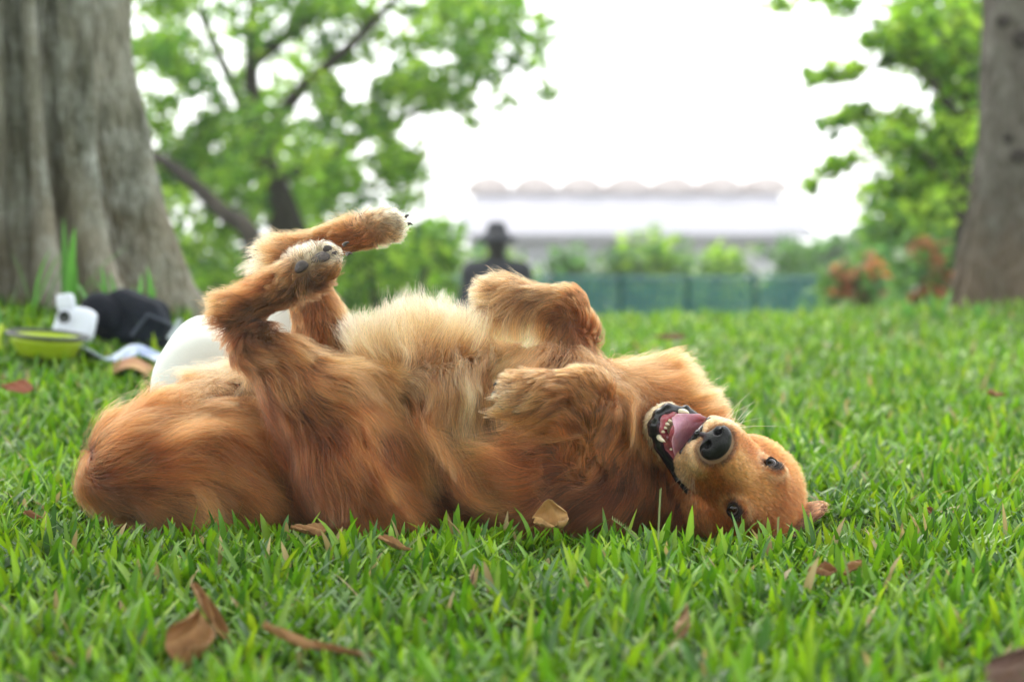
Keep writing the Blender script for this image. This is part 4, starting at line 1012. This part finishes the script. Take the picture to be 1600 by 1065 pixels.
# ---- low bright tree with a leaning dark bough, beside it
b2 = P(395, 480, 18.5); b2[2] = ground_z(b2[0], b2[1])
lt = empty('leaning_tree', b2); tag(lt, 'low bright green tree with a dark bough leaning left beside the big trunk', 'tree')
limb([b2, P(400, 400, 18.5), P(345, 330, 18.5), P(275, 265, 18.5), P(225, 235, 18.5)], [.10, .085, .065, .05, .035], 'trunk', lt, o=b2)
cen, rad, cnt = [], [], []
for i in range(110):
    px = 215+r.random()*440; py = 235+r.random()*230
    clump(px, py, (22.6 if 385 < px < 500 else 19.3)+r.random()*1.6, .18+.16*r.random(), 44)
leaves('crown', cen, rad, cnt, .10, GR1+GR3, lt, 6, origin=b2)
# ---- bushes, each with stems
def bush(px0, px1, top, bot, Yd, lab, seed, pal, name='bush', dens=1.0, flowers=None, size=.10, group='bushes behind the lawn'):
    r = np.random.default_rng(seed); cx = (px0+px1)/2; b = P(cx, bot, Yd); b[2] = ground_z(b[0], b[1]); o = empty(name, b); tag(o, lab, 'bush' if name != 'flowering_shrub' else 'shrub', group)
    W = (px1-px0)/2*Yd/FPX; zt = P(cx, top, Yd)[2]; H_ = zt-b[2]; cen, rad, cnt = [], [], []; n = max(14, int(W*H_*36*dens))
    for i in range(n):
        a = r.random()*2*math.pi; q = math.sqrt(r.random()); z = r.random()**.8
        wz = (1-max(0, z-.35)**2*1.6)*(1+.12*math.sin(3*a+seed)); c = b+np.array([q*W*math.cos(a)*wz, q*W*.8*math.sin(a)*wz, .08*H_+z*H_*.88*(1-.28*q*q*(1+.5*math.sin(2*a+seed)))])
        cen.append(c); rad.append((.18+.22*r.random())*(1+Yd/70)); cnt.append(40)
    leaves('foliage', cen, rad, cnt, size*(1+Yd/60), pal, o, seed, origin=b)
    for k in range(3): 
        a = r.random()*6; limb([b-np.array([0, 0, .1]), b+np.array([.2*W*math.cos(a), .2*W*math.sin(a), .45*H_]), b+np.array([.5*W*math.cos(a), .5*W*math.sin(a), .85*H_])], [.05, .035, .015], 'stem', o, o=b)
    if flowers:
        fc_ = [cen[i]+np.array([0, -.15, .05]) for i in r.choice(len(cen), min(len(cen), flowers), replace=False)]; leaves('blossom', fc_, [.17]*len(fc_), [26]*len(fc_), .10, ORG, o, seed+3, origin=b)
    return o
bush(500, 730, 350, 500, 19.6, 'bright yellow green bush behind the raised hind paws', 31, GR3+GR1)
bush(610, 745, 300, 520, 23.5, 'mid green bush left of the person in the dark hat', 32, GR1)
bush(690, 860, 385, 520, 34, 'dull green bush behind the dark clothed person', 33, GR2+GR1)
bush(820, 965, 375, 520, 36, 'low round bush behind the upper front paw', 34, GR2)
bush(915, 1110, 345, 520, 36, 'tall rounded bush in front of the pale building, center', 35, GR1+GR2)
bush(1060, 1215, 380, 520, 37, 'low bush behind the teal fence right of center', 36, GR1)
bush(1180, 1320, 343, 520, 36, 'dark green bush at the right end of the teal fence', 37, GR2)
bush(1270, 1420, 365, 520, 18.5, 'orange flowering shrub at the edge of the teal fence', 38, GR2, name='flowering_shrub', flowers=26, group='flowering shrubs')
bush(1375, 1545, 335, 520, 17.5, 'dark flowering shrub next to the right trunk', 39, GR2, name='flowering_shrub', flowers=18, group='flowering shrubs')
bush(1300, 1520, 225, 480, 22.5, 'blue green bush rising above the orange flowering shrubs', 40, GR1+GR2, dens=1.1)
bush(1370, 1640, 100, 470, 23.5, 'tall bright green bush left of the right trunk', 41, GR3+GR1, dens=1.1)
# ---- right tree with thin sprays of leaves over the sky
b3 = P(1508, 470, 16.5); b3[2] = ground_z(b3[0], b3[1])
rt_ = empty('spray_tree', b3); tag(rt_, 'green tree behind the right trunk with thin leafy sprays reaching over the sky', 'tree')
limb([b3, P(1512, 330, 16.5), P(1520, 180, 16.5), P(1498, 60, 16.5), P(1490, -60, 16.5)], [.10, .085, .07, .06, .05], 'trunk', rt_, o=b3)
cen, rad, cnt = [], [], []
SP = [([(1515, 250), (1440, 90), (1380, 45), (1300, 5), (1215, 8)], .10), ([(1500, 80), (1430, 45), (1400, 60), (1360, 72)], .10), ([(1515, 200), (1420, 100), (1330, 115), (1265, 128)], .07), ([(1520, 260), (1430, 190), (1350, 180), (1295, 200)], .08), ([(1520, 330), (1440, 240), (1380, 240), (1300, 268), (1262, 295)], .06)]
for pts, rr in SP:
    pp = [P(x, y, 16.5-.4*i/len(pts)) for i, (x, y) in enumerate(pts)]; limb(pp, [.03, .02, .014, .008, .005][:len(pp)], 'branch', rt_, o=b3)
    for t in np.linspace(.3, 1, 15):
        c = cr(pp, min(t, .999)); k = math.sin((t*15)*1.3)
        if k > -.25 or t > .92: cen.append(c+np.array([0, 0, .02])); rad.append(rr*(1.3+.5*k)); cnt.append(int(22+8*k))
for i in range(190):
    py = -90+r.random()*430; px = 1560-r.random()**1.1*(150 if py < 110 else 105 if py < 200 else 190)
    clump(px, py, 16.8+r.normal()*.5, .13+.13*r.random(), 30)
leaves('crown', cen, rad, cnt, .085, GR1+GR3, rt_, 8, origin=b3)

# ================================================================== THE PERSON BEYOND THE CREST
cloth_m = material('black_cloth', (.018, .020, .026), .85, bump=(30, .4, .01))
skin_m = material('skin', (.30, .17, .11), .5)
pp_ = P(776, 500, 17.5); pz = float(ground_z(pp_[0], pp_[1]))
def body_sdf(name, build, lo, hi, h, m, parent):
    fld = Field(lo, hi, h); build(fld); V, Q = fld.mesh(); return mesh_obj(name, V, Q, m, parent)
TOPZ = P(776, 346, 17.5)[2]-pz            # height of the crown of the hat over the ground there
pb = empty('person', (pp_[0], 17.5, pz)); tag(pb, 'person seen from behind in black clothes and a narrow brimmed dark hat beyond the lawn', 'person')
HZ = TOPZ-.13                              # centre of the head
def fig(f):
    z = HZ
    f.ell((0, 0, z), (.064, .085, .105), k=.02); f.cone((0, .01, z-.05), (0, .0, z-.20), .052, .058, .03)
    f.ell((0, 0, z-.36), (.19, .105, .22), k=.06); f.ell((0, 0, z-.62), (.150, .10, .18), k=.05); f.ell((0, .01, z-.84), (.165, .115, .14), k=.05)
    for s in (-1, 1):
        f.ell((s*.165, 0, z-.235), (.07, .062, .07), k=.05); f.cone((s*.185, 0, z-.26), (s*.245, -.01, z-.56), .052, .043, .02)
        f.cone((s*.235, -.01, z-.56), (s*.19, .16, z-.76), .040, .030, .02); f.ell((s*.18, .19, z-.79), (.03, .045, .02), k=.01)
        f.cone((s*.085, 0, z-.88), (s*.095, .01, .50), .085, .058, .03); f.cone((s*.095, .01, .50), (s*.10, -.02, .08), .055, .038, .02); f.cone((s*.10, -.03, .05), (s*.105, .13, .04), .040, .034, .02)
        for q in range(4): f.cone((s*(.165+.010*q), .215, z-.80), (s*(.16+.012*q), .262-.004*abs(q-1.5), z-.825), .009, .007, .004)
        f.cone((s*.155, .18, z-.785), (s*.135, .215, z-.80), .010, .008, .004)
        f.ell((s*.074, .0, z-.01), (.012, .02, .03), k=.006)
    f.ell((0, .093, z-.015), (.012, .014, .02), k=.01)
body_sdf('body', fig, (-.34, -.2, 0), (.34, .36, TOPZ), .011, skin_m, pb)
def shirt(f):
    z = HZ
    f.ell((0, 0, z-.36), (.205, .118, .235), k=.06); f.ell((0, 0, z-.64), (.170, .116, .22), k=.05); f.cone((0, .0, z-.13), (0, 0, z-.22), .062, .085, .05)
    for s in (-1, 1):
        f.ell((s*.170, 0, z-.235), (.088, .078, .085), k=.06); f.cone((s*.185, 0, z-.26), (s*.248, -.01, z-.56), .066, .058, .03); f.cone((s*.238, -.01, z-.56), (s*.20, .14, z-.73), .054, .042, .02)
body_sdf('shirt', shirt, (-.36, -.22, HZ-.95), (.36, .36, HZ+.02), .010, cloth_m, pb)
def trousers(f):
    z = HZ; f.ell((0, .01, z-.86), (.178, .128, .15), k=.05)
    for s in (-1, 1): f.cone((s*.085, 0, z-.90), (s*.095, .01, .50), .096, .070, .03); f.cone((s*.095, .01, .50), (s*.10, -.02, .12), .068, .056, .02)
body_sdf('trousers', trousers, (-.3, -.22, .0), (.3, .3, HZ-.7), .011, cloth_m, pb)
mb = MB(); mb.lathe([(.0, .130), (.030, .128), (.055, .12), (.066, .10), (.080, .055), (.088, .04), (.150, .004), (.152, -.022), (.088, .008), (.076, .02), (.0, .03)], (0, 0, HZ+.0), 28); mb.build('hat', cloth_m, pb)
def hair_(f): f.ell((0, -.012, HZ-.01), (.080, .096, .105), k=.02); f.cone((0, -.05, HZ-.06), (0, -.045, HZ-.13), .05, .042, .03)
body_sdf('hair', hair_, (-.12, -.15, HZ-.22), (.12, .12, HZ+.12), .008, material('black_hair', (.012, .010, .010), .5), pb)
for s in (-1, 1):
    mb = MB(); mb.tube([(s*.10, -.07, .045), (s*.10, 0, .05), (s*.105, .10, .04), (s*.107, .17, .03)], [.045, .05, .044, .03], 12); mb.build('shoe', dark, pb)

# ================================================================== FENCE AND BUILDING
YF = 30.0
teal = material('teal_paint', (.02, .14, .15), .5)
mesh_t = material('teal_mesh', (.03, .20, .21), .6)
fa = P(655, 435, YF); fz = float(ground_z(0, YF)); top = fa[2]
fx0, fx1 = fa[0], P(1285, 435, YF)[0]
fe = empty('sports_fence', (fx0, YF, fz)); tag(fe, 'teal mesh fence with rails running between the lawn crest and the bushes', 'fence')
Hf = top-fz; Lf = fx1-fx0; npan = 6
for i in range(npan+1):
    mb = MB(); x = Lf*i/npan; mb.tube([(x, 0, -.2), (x, 0, Hf+.06)], .035, 10); mb.build('post', teal, fe)
for z in (Hf, Hf*.62, Hf*.22):
    mb = MB(); mb.tube([(0, 0, z), (Lf, 0, z)], .022, 8); mb.build('rail', teal, fe)
for i in range(npan):
    mb = MB(); x0 = Lf*i/npan+.04; x1 = Lf*(i+1)/npan-.04; n = int((x1-x0)/.055)
    for k in range(n): x = x0+(x1-x0)*(k+.5)/n; mb.box((x-.010, -.006, .03), (x+.010, .006, Hf-.03))
    for z in np.arange(.12, Hf-.05, .11): mb.box((x0, -.014, z-.008), (x1, -.0065, z+.008))
    mb.build('mesh_panel', mesh_t, fe, smooth=False)
pond_m = material('court_surface', (.16, .30, .30), .6, noise=(1.5, (.10, .24, .22), .4, .6, (1, 1, 1)))
# pale stadium-like building far behind
YB = 120.0; sB = FPX/YB
wall = material('white_render', (.70, .68, .74), .8, noise=(.35, (.66, .64, .70), .4, .65, (1, 1, 1)))
roofm = material('pale_roof', (.27, .265, .30), .8, noise=(.5, (.25, .25, .28), .4, .6, (1, 1, 1)))
archm = material('arch_canopy', (.42, .36, .34), .8, noise=(1, (.47, .41, .39), .4, .6, (1, 1, 1)))
winm = material('dark_glazing', (.42, .42, .48), .4)
bx0, bx1 = P(715, 300, YB)[0], P(1262, 300, YB)[0]; gz = float(ground_z(0, YB)); zz = lambda py: P(800, py, YB)[2]
bd = empty('stadium_building', (bx0, YB, gz)); tag(bd, 'long pale building with a row of scalloped arches along its roof, far behind the fence', 'building')
Wb = bx1-bx0; z1 = zz(366)-gz; z2 = zz(303)-gz; z3 = zz(297)-gz
mb = MB(); mb.box((.5, 1.2, 0), (Wb-.5, 14, z1)); mb.build('wall', wall, bd, smooth=False)
mb = MB(); mb.add([(-.5, -.8, z1+.05), (Wb+.3, -.8, z1+.05), (Wb-.9, 4.4, z2), (.8, 4.4, z2), (-.5, 14.5, z1+.05), (Wb+.3, 14.5, z1+.05), (Wb-.9, 9, z2), (.8, 9, z2), (-.5, -.8, z1-.22), (Wb+.3, -.8, z1-.22), (-.5, 14.5, z1-.22), (Wb+.3, 14.5, z1-.22)],
  [(0, 1, 2, 3), (3, 2, 6, 7), (7, 6, 5, 4), (0, 3, 7, 4), (1, 5, 6, 2), (8, 9, 1, 0), (8, 10, 11, 9), (9, 11, 5, 1), (10, 8, 0, 4), (11, 10, 4, 5)]); mb.build('roof', roofm, bd, smooth=False)
mb = MB(); mb.box((.9, 5.5, z2-.8), (Wb-1, 13, z3-.02)); mb.build('upper_storey', wall, bd, smooth=False)
na = 7; aw = (Wb-.6)/na
for i in range(na):
    cx = .3+aw*(i+.5); V = []; n = 16
    for yy in (4.6, 13.4):
        for q in (0,):
            for k in range(n+1):
                a = math.pi*k/n; rx = aw*.5; rz = .92; V.append((cx-rx*math.cos(a), yy, z3-.05+rz*math.sin(a)))
    m1 = n+1; Q = [tuple(range(m1)), tuple(reversed(range(m1, 2*m1)))]
    for k in range(n):
        Q += [(k+1, k, m1+k, m1+k+1)]
    mesh_obj('arch', V, Q, archm, bd); mb = MB(); mb.box((cx-.16, 4.9, z2), (cx+.16, 5.3, z3+.9)); mb.build('mast', wall, bd, smooth=False)
    mb = MB(); w0 = cx-aw*.36; mb.box((w0, 1.08, z1-1.35), (cx+aw*.36, 1.197, z1-.35)); fr = mb.build('window', winm, bd, smooth=False)
# distant line of trees so the land meets the sky as in the photograph
for i, (x0, x1, tp, Yd, lab) in enumerate([(300, 720, 350, 60, 'far dark tree mass low behind the left trees'), (1230, 1600, 345, 60, 'far tree mass low behind the right shrubs')]):
    bush(x0, x1, tp, 400, Yd, lab, 80+i, GR2, name='far_tree', dens=.5, size=.2, group='far trees on the skyline')

# ================================================================== HAZE
hz = bpy.data.materials.new('haze'); hz.use_nodes = True; t = hz.node_tree; t.nodes.clear()
pv = t.nodes.new('ShaderNodeVolumePrincipled'); pv.inputs['Color'].default_value = (.97, .98, 1, 1); pv.inputs['Density'].default_value = .0011; pv.inputs['Anisotropy'].default_value = .2
o_ = t.nodes.new('ShaderNodeOutputMaterial'); t.links.new(pv.outputs[0], o_.inputs['Volume'])
mb = MB(); mb.box((-70, -12, -3.5), (70, 760, 12)); tag(mb.build('haze', hz, smooth=False), kind='stuff')
